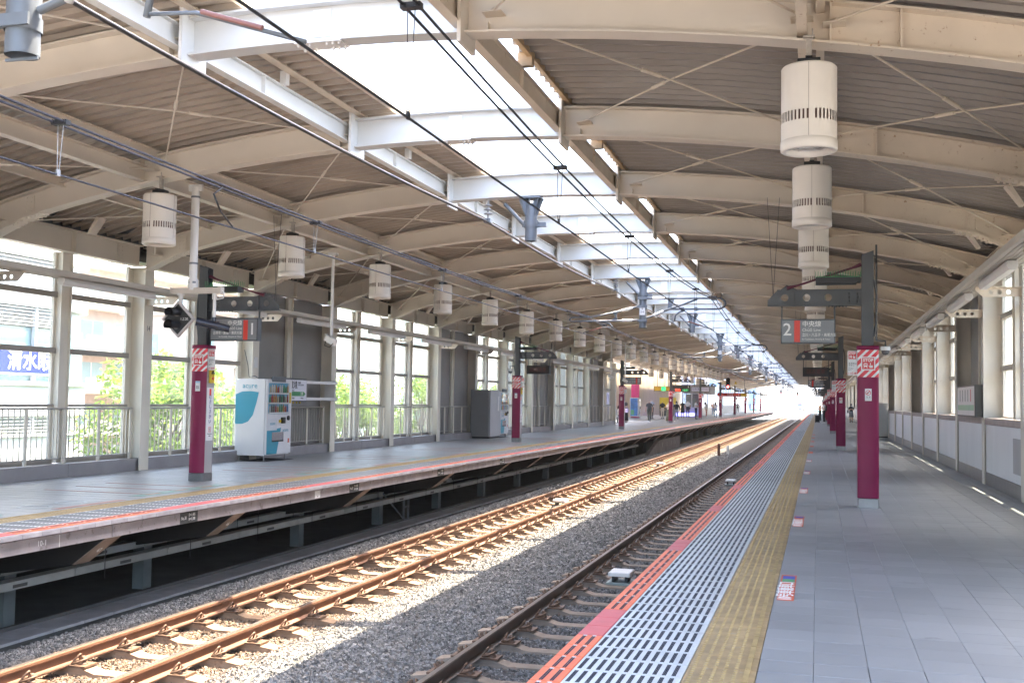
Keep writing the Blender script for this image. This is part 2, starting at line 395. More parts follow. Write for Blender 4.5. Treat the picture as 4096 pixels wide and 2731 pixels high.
ym = MB(); ym.bbox(.002, .379, .002, .298, -.03, 0, .002)
for a in range(5):
    for b in range(6):
        ym.lathe([(.013, 0), (.011, .0035), (.006, .005), (0.0001, .0052)], 6, c=(.035+a*.058, .03+b*.048, 0), mi=1)
ym.box(.315, .345, .006, .294, 0, .005, 1)
y_me = ym.mesh('yellow_tactile_tile'); y_me.materials.append(yelw); y_me.materials.append(yelb)
def redrow(r): return (r % 14) in (9, 10, 11)
for r in range(200):
    y = Y0+.3*r
    obj('white_slab', w_me, None, pR, (3.53, y, random.uniform(-.0005, .0005)))
    obj('edge_slab', er_me if redrow(r) else eo_me, None, pR, (3.36, y, .0005))
    obj('yellow_tactile_tile', y_me, None, pR, (4.137, y, random.uniform(-.0005, .0005)))
def farstrip(par, sx, xs, y0, y1):
    fo = MB(); ed, wi, yl, end = xs
    def q(a, b): return (min(a, b), max(a, b))
    fo.box(*q(ed, wi), y0, y1, -.05, .0004, 0); fo.box(*q(wi, yl), y0, y1, -.03, 0, 1); fo.box(*q(yl, end), y0, y1, -.03, 0, 2)
    for k in range(11):
        gx = wi+(yl-wi)*(k+.6)/11.2
        y = y0
        while y < y1: fo.box(gx-.008, gx+.008, y+.03, y+.27, 0, .002, 3); y += .3
    y = y0; i = 0
    while y < y1-1.2:
        if i % 3 == 2: fo.box(*q(ed+sx*.002, wi-sx*.002), y, y+.9, 0, .0015, 4)
        i += 1; y += 1.4
    stuff(fo.build('platform_edge_far', [oran, slabw, yelw, groove, redp], par))
farstrip(pR, 1, (3.36, 3.53, 4.137, 4.519), Y0+60.0, 222)
# orange boarding stickers beside the tactile line, lettered
stick = M('sticker_orange', (.62, .115, .05), .5, var=.06); inkw = M('ink_white', (.82, .82, .80), .5, var=.02)
inkb = M('ink_navy', (.05, .06, .22), .5, var=.02); inkg = M('sticker_green', (.10, .36, .17), .5, var=.05); inkl = M('sticker_blue', (.06, .10, .45), .5, var=.05)
for i in range(10):
    ya = 8.6+5.2*i
    s = thing('boarding_sticker', 'orange boarding position sticker on right platform floor, %s from the camera' % ORD[i], 'floor sticker', (4.54, ya, .0035), group='boarding stickers along the tactile strip')
    MB().box(0, .125, 0, 1.26, -.0022, 0).build('backing', stick, s)
    MB().box(.012, .113, .88, 1.03, -.001, .0008).build('blue_field', inkg, s) if i == 0 else None
    if i < 5:
        MB().box(.012, .113, 1.04, 1.2, -.001, .0008).build('blue_field', inkl, s)
        text('lettering', '10号車乗車口', .145, inkw, s, (.062, .44, .001), (0, 0, math.pi/2), sx=1.0, bold=.002)
for zy in (37.2,): tag(MB().box(4.52, 7.95, zy, zy+.03, .0008, .004).build('expansion_joint', concdk), 'dark expansion joint crossing the right platform floor', 'floor joint')

# ---- left platform: stone nosing, orange, white and yellow rows, paving
nm_ = MB().bbox(-.085, 0, .002, .298, -.055, -.006, .006).mesh('nosing_stone'); nm_.materials.append(M('nosing_stone', (.37, .355, .375), .7, var=.2, vs=5, rnd=.12, bump=.2))
def mir(me, nm, z=0):
    c = me.copy(); c.name = nm
    c.transform(Matrix.Scale(-1, 4, (1, 0, 0))); c.flip_normals(); return c
wL, eoL, erL, yL_ = mir(w_me, 'white_slab_l'), mir(eo_me, 'edge_orange_l'), mir(er_me, 'edge_red_l'), mir(y_me, 'yellow_l')
for r in range(190):
    y = 8.2+.3*r
    obj('nosing_stone', nm_, None, pL, (-3.21, y, 0))
    obj('edge_slab', erL if (r % 14) in (0, 1, 2, 3, 4) else eoL, None, pL, (-3.296, y, 0))
    obj('white_slab', wL, None, pL, (-3.465, y, 0)); obj('yellow_tactile_tile', yL_, None, pL, (-4.07, y, 0))
farstrip(pL, -1, (-3.296, -3.465, -4.07, -4.45), 65.2, 222)
stuff(MB().box(-3.295, -3.21, 65.2, 222, -.055, -.006).build('nosing_far', MATS['nosing_stone'], pL))
lt = MB()
for r in range(150):
    for c in range(13):
        x = -4.452-.3*c; lt.bbox(max(x-.298, -8.2), x-.002, 8.2+.3*r+.002, 8.2+.3*r+.298, -.03, random.uniform(-.0007, .0007), .003)
stuff(lt.build('floor_tiles_left', MATS['platform_tile_far'], pL))
stuff(MB().box(-8.2, -4.452, 53.2, 222, -.03, 0).build('floor_paving_far', MATS['platform_tile_far'], pL))
# concrete fascia panels and cantilever brackets under the left edge
fac = M('fascia_concrete', (.34, .305, .31), .85, var=.25, vs=3, bump=.3, bs=50, spot=((.20, .17, .165), .57, 7), streak=.4)
jy = [-4, 2.6, 7.2, 11.33, 15.9, 20.5, 25.1, 29.7]+[34.3+4.6*i for i in range(41)]
for a, b in zip(jy, jy[1:]):
    MB().bbox(-3.45, -3.29, a+.008, b-.008, -.225, -.075, .006).build('fascia_panel', fac, pL)
brk = [6.4, 11.37, 14.33, 19.05, 23.9, 28.8, 32.4, 36, 39.7, 43.3, 48.1]+[51.8+3.65*i for i in range(45)]
for y in brk:
    m = MB(); m.prism([(-3.30,-.226),(-3.74,-.56),(-5.6,-.86),(-8.4,-.86),(-8.4,-.206),(-3.46,-.206),(-3.46,-.226)], 'y', y-.15, y+.15)
    bo = fixn(m.build('bracket', M('bracket_shaded_steel', (.022, .022, .023), .7, var=.2, vs=3), pL))  # near-black sides: shade under the platform is put into the steel colour
    MB().add([(x, y+q*.151, z) for x, z in ((-3.297,-.229),(-3.742,-.566),(-3.752,-.558),(-3.307,-.224)) for q in (-1, 1)], [(0,1,3,2),(4,5,7,6),(2,3,5,4),(0,6,7,1),(0,2,4,6),(1,7,5,3)]).build('end_flange', M('bracket_flange', (.30, .24, .20), .8, var=.2, vs=4), bo)
for i in range(26):
    y = 12.3+(0 if i == 0 else 3.1 if i == 1 else 8.5+4.3*(i-2))
    MB().box(-5.74, -5.54, y-.11, y+.11, -1.62, -.205).build('support_post', M('support_post_paint', (.21, .245, .255), .5, var=.15, vs=3), pL)
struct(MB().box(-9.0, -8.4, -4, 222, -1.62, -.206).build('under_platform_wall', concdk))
# cable troughs hung below the left platform
for nm, x, z0, lab in (('cable_trough', -4.62, -.90, 'lower grey cable trough hung under the left platform edge'), ('cable_trough', -5.02, -.80, 'upper grey cable trough behind, hung under the left platform')):
    t = thing(nm, lab, 'cable trough', (x, 0, z0), group='cable troughs under the left platform')
    y = 6.
    while y < 58:
        MB().box(-.09, .09, y+.01, y+2.09, 0, .085).box(-.095, .095, y+.02, y+2.08, .085, .10).build('trough_section', M('trough_grey', (.40, .41, .39), .6, var=.15, vs=3, rnd=.08), t)
        MB().box(-.098, -.094, y+.95, y+1.2, .02, .06).box(.0905, .0945, y+.95, y+1.2, .02, .06).build('clamp', concdk, t)
        MB().tube([(.1, y+.6, -.12), (.1, y+.6, .75)], .006, 6).build('hanger', wirem, t)
        y += 2.1
# walkway of drain covers beside the left track
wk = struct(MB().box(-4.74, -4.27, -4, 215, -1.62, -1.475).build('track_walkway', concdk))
dm = MB().bbox(-4.73, -4.28, .006, .594, -1.475, -1.44, .005).mesh('drain_cover'); dm.materials.append(M('drain_cover', (.56, .54, .56), .8, var=.15, vs=4, rnd=.1))
for i in range(160): obj('drain_cover', dm, None, wk, (0, 5+.6*i, 0))
struct(MB().box(-4.80, -4.741, -4, 215, -1.62, -1.40).build('walkway_kerb', M('kerb_dark', (.14, .135, .13), .9)))
# ================================================================== canopy
def zb(x):
    x = abs(x)
    if x <= 7.25: return 5.13-x*x/60.
    z0 = 5.13-7.25**2/60.; return z0-(x-7.25)*.47
def zt(x): return 5.545-x*x/58.
def zd(x): return zt(x)+.075
can = thing('platform_canopy', 'long cream arched steel canopy with open skylight over both tracks', 'canopy')
def ibeam(xs, zlo, zhi, hw=.12, tf=.022, tw=.014, ends=True):
    m = MB(); k = 12
    for x in xs:
        a, b = zlo(x), zhi(x)
        m.v += [(x,-hw,a),(x,hw,a),(x,hw,a+tf),(x,tw/2,a+tf),(x,tw/2,b-tf),(x,hw,b-tf),(x,hw,b),(x,-hw,b),(x,-hw,b-tf),(x,-tw/2,b-tf),(x,-tw/2,a+tf),(x,-hw,a+tf)]
    for i in range(len(xs)-1):
        for a in range(k): m.f.append((i*k+a,(i+1)*k+a,(i+1)*k+(a+1)%k,i*k+(a+1)%k))
    m.m = [0]*len(m.f); m.sm = [False]*len(m.f)
    return m
xsR = [1.49+(7.25-1.49)*i/14 for i in range(15)]+[7.45, 7.7, 7.95, 8.02]
def rev(m): m.f = [tuple(reversed(f)) for f in m.f]; return m
ribR = rev(ibeam(xsR, zb, zt)); ribL = ibeam([-max(x, 1.64) for x in xsR], zb, zt); ribC = rev(ibeam([-1.6+3.05*i/8 for i in range(9)], zb, zt))
for x in (4.95, 5.55): ribR.box(x-.008, x+.008, -.11, -.008, zb(x)+.024, zt(x)-.026)
for x in (-1.85, -5.15): ribL.box(x-.006, x+.006, -.10, -.008, zb(x)+.024, zt(x)-.026)
ribR.box(1.71, 1.722, -.1, -.008, zb(1.9)+.024, zb(1.9)+.12)
def bolts(m, pts, ax, r=.017, h=.012, mi=0):
    for x, y, z in pts:
        if ax == 'y': m.lathe([(r,0),(r*.8,-h*.8),(0.0005,-h)], 6, 'y', (x,y,z), mi)
        else: m.lathe([(r,0),(r,-h*2.2),(0.0005,-h*2.2)], 6, 'z', (x,y,z), mi)
def knee(s):
    m = MB(); c = 7.22; h = .09
    m.add([(s*x, y, z) for y in (-.026, -.0095) for x, z in ((c-h, zb(c-h)+.045), (c+h, zb(c+h)+.045), (c+h, zt(c+h)-.06), (c-h, zt(c-h)-.06))], [(0,1,2,3),(7,6,5,4),(0,4,5,1),(1,5,6,2),(2,6,7,3),(3,7,4,0)])
    bolts(m, [(s*(c+q), -.026, zb(c)+.09+i*.072) for q in (-.045, .045) for i in range(4)], 'y')
    for a, b in ((6.95, 7.25), (7.25, 7.52)):
        m.add([(s*x, y, zb(x)+dz) for dz in (-.02, -.001) for x in (a, b) for y in (-.12, .12)], [(0,1,3,2),(4,6,7,5),(0,4,5,1),(2,3,7,6),(0,2,6,4),(1,5,7,3)])
    bolts(m, [(s*x, y, zb(x)-.02) for x in (6.99, 7.06, 7.13, 7.20, 7.30, 7.37, 7.44) for y in (-.085, .085)], 'z', .015, .012)
    return m
def midsplice():
    m = MB(); m.box(-.2, .0, -.022, -.0095, zb(0)+.07, zt(0)-.06)
    bolts(m, [(-.1+q, -.022, zb(0)+.1+i*.055) for q in (-.045, .045) for i in range(5)], 'y', .018)
    m.box(-.36, .16, -.125, .125, zb(0)-.018, zb(0)-.001); m.box(-.34, .14, -.125, .125, zt(0)+.001, zt(0)+.018)
    bolts(m, [(-.33+i*.065, y, zb(0)-.018) for i in (0, 1, 2, 5, 6, 7) for y in (-.08, .08)], 'z', .016)
    return m
def endplate(s):
    m = MB(); a, b = (s*1.601, s*1.639) if s < 0 else (1.451, 1.489)
    m.box(min(a,b), max(a,b), -.24, .24, 4.965, 5.70); return m
meshes = {}
for nm, m, mt in (('roof_rib_r', ribR, creamr), ('roof_rib_l', ribL, cream), ('skylight_beam', ribC, M('cream_sky_whitened', (.62, .62, .61), .45, var=.05)), ('kl', knee(-1), cream), ('kr', knee(1), creamr), ('mid', midsplice(), whitem), ('epl', endplate(-1), whitem), ('epr', endplate(1), cream)):  # skylight section: same cream paint, with the sky's whitening put into the colour
    if nm == 'roof_rib_r': m.m = [1 if sum(m.v[i][0] for i in f)/len(f) > 4.75 else 0 for f in m.f]
    me = m.mesh(nm); me.materials.append(cream if nm == 'roof_rib_r' else mt); meshes[nm] = me
    if nm == 'roof_rib_r': me.materials.append(creamr)
def fixme(me):
    bm = bmesh.new(); bm.from_mesh(me); bmesh.ops.recalc_face_normals(bm, faces=bm.faces); bm.to_mesh(me); bm.free()
def zbw(x): return zb(x) if abs(x) < 5.6 else zb(5.6)+(abs(x)-5.6)*.05
def ztw(x): return zt(x) if abs(x) < 5.6 else zt(5.6)+(abs(x)-5.6)*.05
me = ibeam([-1.64-(5.6-1.64)*i/9 for i in range(10)]+[-8, -11, -13.4], zbw, ztw).mesh('roof_rib_wide'); me.materials.append(cream); meshes['roof_rib_wide'] = me
WIDE = lambda y: 70 < y < 152
for me in meshes.values(): fixme(me)
for k, y in enumerate(ribY):
    a = obj('roof_rib', meshes['roof_rib_wide' if WIDE(y) else 'roof_rib_l'], None, can, (0, y, 0)); b = obj('roof_rib', meshes['roof_rib_r'], None, can, (0, y, 0)); c = obj('skylight_beam', meshes['skylight_beam'], None, can, (0, y, 0))
    if not WIDE(y): obj('splice_plate', meshes['kl'], None, a)
    obj('splice_plate', meshes['kr'], None, b)
    obj('end_plate', meshes['epl'], None, a); obj('end_plate', meshes['epr'], None, b)
    if (k-1) % 3 != 0: obj('splice_plate', meshes['mid'], None, c)
# corrugated roof sheets
NP = 17; per = RP/NP
def sheet(x0, x1, dz, tooth=False):
    m = MB(); pts = []
    for i in range(NP):
        b = i*per; pts += [(b,0),(b+.035,0),(b+per-.014,.06)]
    pts.append((RP,0))
    nx = max(2, int(abs(x1-x0)/.5)+1); n = len(pts)
    vs = [(x0+(x1-x0)*j/(nx-1), y, zd(x0+(x1-x0)*j/(nx-1))+z+dz) for j in range(nx) for y, z in pts]
    m.add(vs, [(j*n+i, j*n+i+1, (j+1)*n+i+1, (j+1)*n+i) for j in range(nx-1) for i in range(n-1)])
    return m
XB = [1.44, 2.33, 3.36, 4.40, 5.40, 6.43, 7.5, 8.65]
shR = []; shL = []
for i in range(7):
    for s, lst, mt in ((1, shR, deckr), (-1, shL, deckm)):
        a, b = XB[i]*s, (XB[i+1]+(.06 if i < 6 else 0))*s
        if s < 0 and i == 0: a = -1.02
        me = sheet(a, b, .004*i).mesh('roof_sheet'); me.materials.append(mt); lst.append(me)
fullR = sheet(1.44, 8.65, 0).mesh('roof_sheet_far'); fullR.materials.append(deckr)
fullL = sheet(-1.02, -8.65, 0).mesh('roof_sheet_far'); fullL.materials.append(deckm)
zd0 = zd
zd = lambda x: ztw(x)+.075
fullW = sheet(-1.02, -12.9, 0).mesh('roof_sheet_wide'); fullW.materials.append(deckm)  # sheet stops short of the panel wall, a gap added for sky light
zd = zd0
for k in range(len(ribY)-1):
    y = ribY[k]
    for lst, full in ((shR, fullR), (shL, fullL)):
        if k < 20:
            for me in lst: obj('roof_sheet', me, None, can, (0, y, 0))
        else: obj('roof_sheet', fullW if (full is fullL and 68 < y < 150) else full, None, can, (0, y, 0))
# longitudinal members, one set per bay
def lbeam(x, z0, z1, hw=.06, tf=.014, tw=.01, L=RP, gap=.02):
    m = MB(); a, b = gap, L-gap
    m.box(x-hw, x+hw, a, b, z0, z0+tf); m.box(x-hw, x+hw, a, b, z1-tf, z1); m.box(x-tw/2, x+tw/2, a, b, z0+tf, z1-tf); return m
L_ = []
m = lbeam(-1.74, 5.17, 5.42, gap=.02); m.box(-1.74, -1.68, 1.7, 1.712, 5.184, 5.406); m.box(-1.70, -1.62, 2.1, 2.2, 5.42, 5.66); L_.append((m, whitem))
m = MB(); m.box(-1.62, -1.56, .0, RP, 5.56, 5.66); m.box(-1.56, -1.50, .0, RP, 5.56, 5.575); m.box(-1.06, -1.0, 0, RP, 5.60, 5.80); L_.append((m, creamr))
m = lbeam(1.41, 5.17, 5.43, hw=.055, gap=.02); m.box(1.41, 1.46, 2.2, 2.212, 5.184, 5.416); L_.append((m, creamr))
m = MB(); m.box(1.52, 1.58, 0, RP, 5.54, 5.62); m.box(1.41, 1.59, 2.1, 2.2, 5.43, 5.6); L_.append((m, M('bronze_edge', (.40, .27, .15), .5, var=.3, vs=3)))
for s, mt in ((-1, cream), (1, creamr)):
    xb = 5.15 if s < 0 else 4.70
    m = lbeam(s*xb, zb(xb)+.06, zb(xb)+.30, hw=.075 if s < 0 else .045, gap=.015); L_.append((m, mt))
    m = lbeam(s*4.86, zt(4.86)-.10, zt(4.86)+.06, hw=.04, gap=0); L_.append((m, mt))
    if s < 0: m = lbeam(s*6.6, zt(6.6)-.08, zt(6.6)+.06, hw=.04, gap=0); L_.append((m, mt))
    m = lbeam(s*8.1, 4.0, 4.415, hw=.10, tf=.02, gap=.13)
    m.box(s*8.1-.1, s*8.1+.1, RP/2-.006, RP/2+.006, 4.02, 4.395)
    yb = 3.55; m.box(*sorted((s*8.1-s*.02, s*8.1-s*.006)), yb-.1, yb+.1, 4.05, 4.37)
    for q in (-.05, .05):
        for i in range(4): m.lathe([(.016,0),(.013,-s*.01),(.0005,-s*.012)], 6, 'x', (s*8.08, yb+q, 4.09+i*.078))
    bolts(m, [(s*8.1+dx, yb+i*.07, 4.0) for i in range(-3, 4) for dx in (-.07, .07)], 'z', .014)
    L_.append((m, mt))
    m = MB(); m.box(*sorted((s*8.22, s*8.62)), 0, RP, 4.13, 4.34); m.box(*sorted((s*8.21, s*8.24)), 0, RP, 4.345, 4.60)
    for yy in (.7, 1.4, 2.1, 2.8, 3.5): m.prism([(s*7.75,4.72),(s*7.95,4.60),(s*8.2,4.60),(s*8.2,4.55),(s*7.93,4.55),(s*7.7,4.68)], 'y', yy, yy+.03)
    L_.append((m, greyst))
    m = MB()
    m.prism([(s*7.35,4.58),(s*7.55,4.30),(s*7.60,4.30),(s*7.42,4.60)], 'y', 1.9, 2.1); L_.append((m, cream))
for m, mt in L_:
    me = m.mesh('purlin'); me.materials.append(mt); fixme(me); lx = min(v[0] for v in m.v) < -6
    for k in range(len(ribY)-1):
        if lx and 68 < ribY[k] < 150: continue
        obj('purlin', me, None, can, (0, ribY[k], 0))
# bracing rods, crossed in every bay
rods = []
for s in (-1, 1):
    for a, b in ((1.78, 4.70), (4.98, 7.75)):
        for f in (0, 1):
            m = MB(); dz = .012 if f else -.012
            p = Vector((s*a, .14 if f == 0 else RP-.14, zb(a)+.20)); q = Vector((s*b, RP-.14 if f == 0 else .14, zb(b)+.22))
            mid = (p+q)/2; mid.z = (p.z+q.z)/2+.035+dz
            m.tube([p, mid, q], .0115, 6)
            m.tube([p+(mid-p)*.80, p+(mid-p)*.92], .024, 6)
            for e, g in ((p, mid), (q, mid)):
                d = (g-e).normalized(); m.tube([e-d*.09, e+d*.05], .02, 6)
                m.box(e.x-.1, e.x+.1, *sorted((e.y-(.13 if e.y < 2 else -.13), e.y+(.04 if e.y < 2 else -.04))), e.z-.022, e.z-.012)
            me = m.mesh('brace_rod'); me.materials.append(cream if s < 0 else creamr); fixme(me); rods.append(me)
for k in range(0, 26):
    for me in rods: obj('brace_rod', me, None, can, (0, ribY[k], 0))

# ================================================================== side walls
OPQ = lambda k: (k % 3) == 2                  # every third bay is closed with grey sheet  (k = bay counted from rib Y=14.4)
transm = M('transom_bronze', (.33, .30, .265), .45, var=.08)
oppan = M('grey_sheet_panel', (.235, .225, .215), .40, .25, var=.12, vs=1.5)
def hpost(z0, z1, s):
    m = MB(); m.box(*sorted((s*7.93, s*7.95)), -.15, .15, z0, z1); m.box(*sorted((s*8.30, s*8.32)), -.15, .15, z0, z1); m.box(*sorted((s*7.95, s*8.30)), -.008, .008, z0, z1)
    m.box(*sorted((s*7.95, s*8.30)), -.15, .15, z1-.02, z1)
    return m
WL = thing('window_wall', 'glazed cream-framed side wall of the far platform, every third bay grey sheet', 'wall', group='side walls of the station')
WR = thing('window_wall', 'white-panelled side wall with windows above, on the near platform right edge', 'wall', group='side walls of the station')
NB = 13
pm = {}
for s, W, z0 in ((-1, WL, .0), (1, WR, 0.)):
    me = hpost(z0, 3.98, s).mesh('post'); me.materials.append(creamw if s < 0 else M('pale_rusty_post', (.70, .65, .57), .5, var=.08, vs=2, spot=((.36, .22, .13), .66, 16))); fixme(me)
    zlo = .25 if s < 0 else 1.285
    mm = MB()
    for q in (-1, 1): mm.box(*sorted((s*8.16, s*8.33)), q*.13-.012, q*.13+.012, zlo, 4.0)
    mm.box(*sorted((s*8.20, s*8.22)), -.118, .118, zlo, 4.0)
    mme = mm.mesh('mullion'); mme.materials.append(creamw)
    H = RP/2-.15-.13
    fr = MB(); fr.box(*sorted((s*8.27, s*8.33)), 0, .07, zlo, 4.0); fr.box(*sorted((s*8.27, s*8.33)), H-.07, H, zlo, 4.0); fme = fr.mesh('window_frame'); fme.materials.append(creamw)
    lv = [z for z in (.275, 1.26, 2.24, 3.24) if z >= (.2 if s < 0 else 1.3)]
    tr_ = MB()
    for z in lv: tr_.bbox(*sorted((s*8.24, s*8.345)), .0, H, z-.05 if z != 1.26 else z-.025, z+.05 if z != 1.26 else z+.025, .006)
    if s > 0: tr_.bbox(8.24, 8.345, 0, H, 1.286, 1.32, .006)
    tme = tr_.mesh('transom'); tme.materials.append(transm)
    edges = [(.325, 1.235), (1.285, 2.19), (2.29, 3.19), (3.29, 4.0)] if s < 0 else [(1.32, 2.19), (2.29, 3.19), (3.29, 4.0)]
    pmes = []
    for a, b in edges:
        p = MB().box(*sorted((s*8.296, s*8.304)), .07, H-.07, a, b).mesh('pane'); p.materials.append(winglass); pmes.append(p)
    om = MB(); NQ = 8
    cv = [(s*(8.24-.07*math.sin(math.pi*i/NQ)), .02+(H-.04)*i/NQ) for i in range(NQ+1)]
    om.add([(x, y, z) for z in (zlo, 4.0) for x, y in cv], [(i, i+1, NQ+2+i, NQ+1+i) for i in range(NQ)], 0, True)
    om.add([(s*8.345, y, z) for z in (zlo, 4.0) for y in (0, H)], [(0,1,3,2)])
    ome = om.mesh('sheet_panel'); ome.materials.append(oppan)
    for k in range(-1, NB+1 if s < 0 else 44):
        y = R0+RP*(k+1); far = k > 20
        obj('post', me, None, W, (0, y, 0))
        if k == (NB if s < 0 else 43): break
        obj('mullion', mme, None, W, (0, y+RP/2, 0))
        for h in (0, 1):
            yy = y+.15 if h == 0 else y+RP/2+.13
            obj('transom', tme, None, W, (0, yy, 0))
            if OPQ(k):
                obj('sheet_panel', ome, None, W, (0, yy, 0)); continue
            obj('window_frame', fme, None, W, (0, yy, 0))
            for p in pmes: obj('pane', p, None, W, (0, yy, 0))
    # post numbers
    if s < 0:
        for kk, t in ((1, '14'), (4, '13'), (7, '12')): text('post_number', t, .15, blackm, W, (-7.927, R0+RP*(kk+1)-.0, 2.78), (math.pi/2, 0, math.pi/2), sx=.8)
# right wall dado: kick board, white panels, sill
kick = M('kick_steel', (.23, .225, .225), .32, .5, var=.15, vs=3); pan = M('white_wall_panel', (.76, .77, .79), .30, var=.06, vs=1.5, streak=.3)
sillm = M('sill_stone', (.33, .275, .265), .45, var=.15, vs=4)
k_me = MB().bbox(7.955, 8.0, .153, RP-.153, 0, .24, .004).mesh('kick_board'); k_me.materials.append(kick)
p_me = MB().bbox(7.965, 8.0, .153, RP-.153, .244, 1.155, .004).mesh('wall_panel'); p_me.materials.append(pan)
s_me = MB().bbox(7.945, 8.34, .153, RP-.153, 1.158, 1.284, .008).mesh('sill'); s_me.materials.append(sillm)
for k in range(-1, 44):
    for me in (k_me, p_me, s_me): obj(me.name, me, None, WR, (0, R0+RP*(k+1), 0))
struct(MB().box(8.35, 8.5, 0, 222, -1.6, 1.25).build('parapet_outer', concrete))
# left plinth and guard railings
pl_me = MB().bbox(-8.4, -7.99, .004, RP/2-.004, 0, .235, .008).mesh('plinth_panel'); pl_me.materials.append(M('plinth_grey', (.31, .30, .315), .33, .35, var=.12, vs=2))
for k in range(-1, NB):
    for h in (0, 1): obj('plinth_panel', pl_me, None, WL, (0, R0+RP*(k+1)+h*RP/2, 0))
rl = M('railing_steel', (.46, .44, .41), .4, .3, var=.1)
bal = MB().box(-.008, .008, -.008, .008, .33, 1.19).mesh('baluster'); bal.materials.append(rl)
rpo = MB().bbox(-.012, .012, -.04, .04, .235, 1.19, .003).mesh('railing_post'); rpo.materials.append(creamw)
toprail = MB().tube([(0, .17, 1.21), (0, RP-.17, 1.21)], .021, 10).mesh('top_rail'); toprail.materials.append(rl)
botrail = MB().tube([(0, .17, .33), (0, RP-.17, .33)], .013, 8).mesh('bottom_rail'); botrail.materials.append(rl)
for k in range(-1, NB):
    g = thing('guard_railing', 'steel baluster railing before %s bay of the left wall, %s from the camera' % ('a grey sheet' if OPQ(k) else 'a window', ORD[k+1]), 'railing', (-8.12, R0+RP*(k+1), 0), group='railings along the left wall')
    obj('top_rail', toprail, None, g); obj('bottom_rail', botrail, None, g)
    for i in range(5): obj('railing_post', rpo, None, g, (0, .2+i*.975, 0))
    for i in range(4):
        for j in range(6): obj('baluster', bal, None, g, (0, .2+i*.975+.139*(j+1), 0))
# lighting trays with brackets and tube lights on both sides
traym = M('tray_aluminium', (.56, .52, .46), .4, .2, var=.06); lightm = M('tube_light_cover', (.72, .70, .67), .35, var=.03)
for s, nm in ((-1, 'far platform window wall'), (1, 'near platform right wall')):
    t = thing('lighting_tray', 'long beige lighting tray on pierced brackets along the %s' % nm, 'light tray', group='lighting trays')
    m = MB(); m.box(*sorted((s*7.06, s*7.46)), .0, RP, 3.415, 3.43); m.box(*sorted((s*7.05, s*7.065)), 0, RP, 3.40, 3.49); m.box(*sorted((s*7.455, s*7.47)), 0, RP, 3.40, 3.49)
    for i in range(6): m.box(s*7.06+s*(.06*i+.02)-.006, s*7.06+s*(.06*i+.02)+.006, 0, RP, 3.405, 3.416)
    tm = m.mesh('tray'); tm.materials.append(traym)
    m = MB(); poly = [(s*7.93,3.40),(s*7.25,3.40),(s*7.25,3.36),(s*7.36,3.24),(s*7.93,3.24)]
    m.prism(poly, 'y', -.008, .008, 0, [circ(s*(7.48+.13*i), 3.315, .035, 14) for i in range(3)]); m.box(*sorted((s*7.25, s*7.93)), -.05, .05, 3.385, 3.40)
    bm_ = m.mesh('bracket'); bm_.materials.append(creamr if s > 0 else cream); fixme(bm_)
    m = MB(); m.bbox(*sorted((s*7.20, s*7.33)), .85, 3.45, 3.335, 3.40, .01); m.prism([(s*7.19,3.335),(s*7.34,3.335),(s*7.31,3.275),(s*7.22,3.275)], 'y', .84, 3.46)
    lm_ = m.mesh('tube_light'); lm_.materials.append(lightm); fixme(lm_)
    for k in range(-2, NB if s < 0 else 30):
        y = R0+RP*(k+1); obj('tray', tm, None, t, (0, y, 0)); obj('bracket', bm_, None, t, (0, y-.05, 0)); obj('tube_light', lm_, None, t, (0, y, 0))
# ================================================================== pendant lamps
penm = M('lamp_housing_white', (.73, .68, .61), .38, var=.04, vs=3); slotm = M('lamp_slot_dark', (.10, .05, .04), .7, var=.1); grilm = M('lamp_grille', (.30, .29, .28), .3, .6, var=.1)
R = .243; SEG = 84
hm = MB()
def ring(m, r0, z0, r1, z1, mi=0, sel=None, smooth=True):
    for k in range(SEG):
        if sel and not sel(k): continue
        a, b = 2*math.pi*k/SEG, 2*math.pi*(k+1)/SEG
        m.add([(r0*math.cos(a), r0*math.sin(a), z0), (r0*math.cos(b), r0*math.sin(b), z0), (r1*math.cos(b), r1*math.sin(b), z1), (r1*math.cos(a), r1*math.sin(a), z1)], [(0,1,2,3)], mi, smooth)
slot = lambda k: k % 2 == 0 and (k % 21) > 1
ring(hm, R, 0, R, .20); ring(hm, R, .29, R, .70); ring(hm, R, .20, R, .29, 0, lambda k: not slot(k)); ring(hm, R-.010, .20, R-.010, .29, 1, slot)
ring(hm, R, .70, R-.012, .715); ring(hm, R-.012, .715, .001, .715)
for a in (0, math.pi): hm.box(math.cos(a)*R-.002, math.cos(a)*R+.002, -.001, .001, 0, .7, 1)
hm.box(-.0015, .0015, -R-.0015, -R+.001, 0, .7, 1)
h_me = hm.mesh('housing'); h_me.materials.append(penm); h_me.materials.append(slotm)
rm = MB().lathe([(R,.048),(R+.004,.045),(R+.004,-.036),(R-.008,-.046),(R-.05,-.046),(R-.055,.02)], 48); r_me = rm.mesh('lower_ring'); r_me.materials.append(penm)
gm = MB(); gm.lathe([(R-.066,.01),(.001,.012)], 32, mi=0)
for rr in (.05, .09, .13, .165): gm.lathe([(rr-.003,-.004),(rr+.003,-.004),(rr+.003,.004)], 24, mi=1)
for a in range(6): gm.tube([(0,0,-.004), (.175*math.cos(a*1.047), .175*math.sin(a*1.047), -.004)], .003, 5, 1)
g_me = gm.mesh('grille'); g_me.materials.append(grilm); g_me.materials.append(whitem)
bm_ = MB(); bm_.bbox(-.10, .10, -.07, .07, .722, .79, .006, 0); bm_.box(-.03, .03, -.1, .1, .79, .80, 0); b_me = bm_.mesh('mount_box'); b_me.materials.append(blackm)
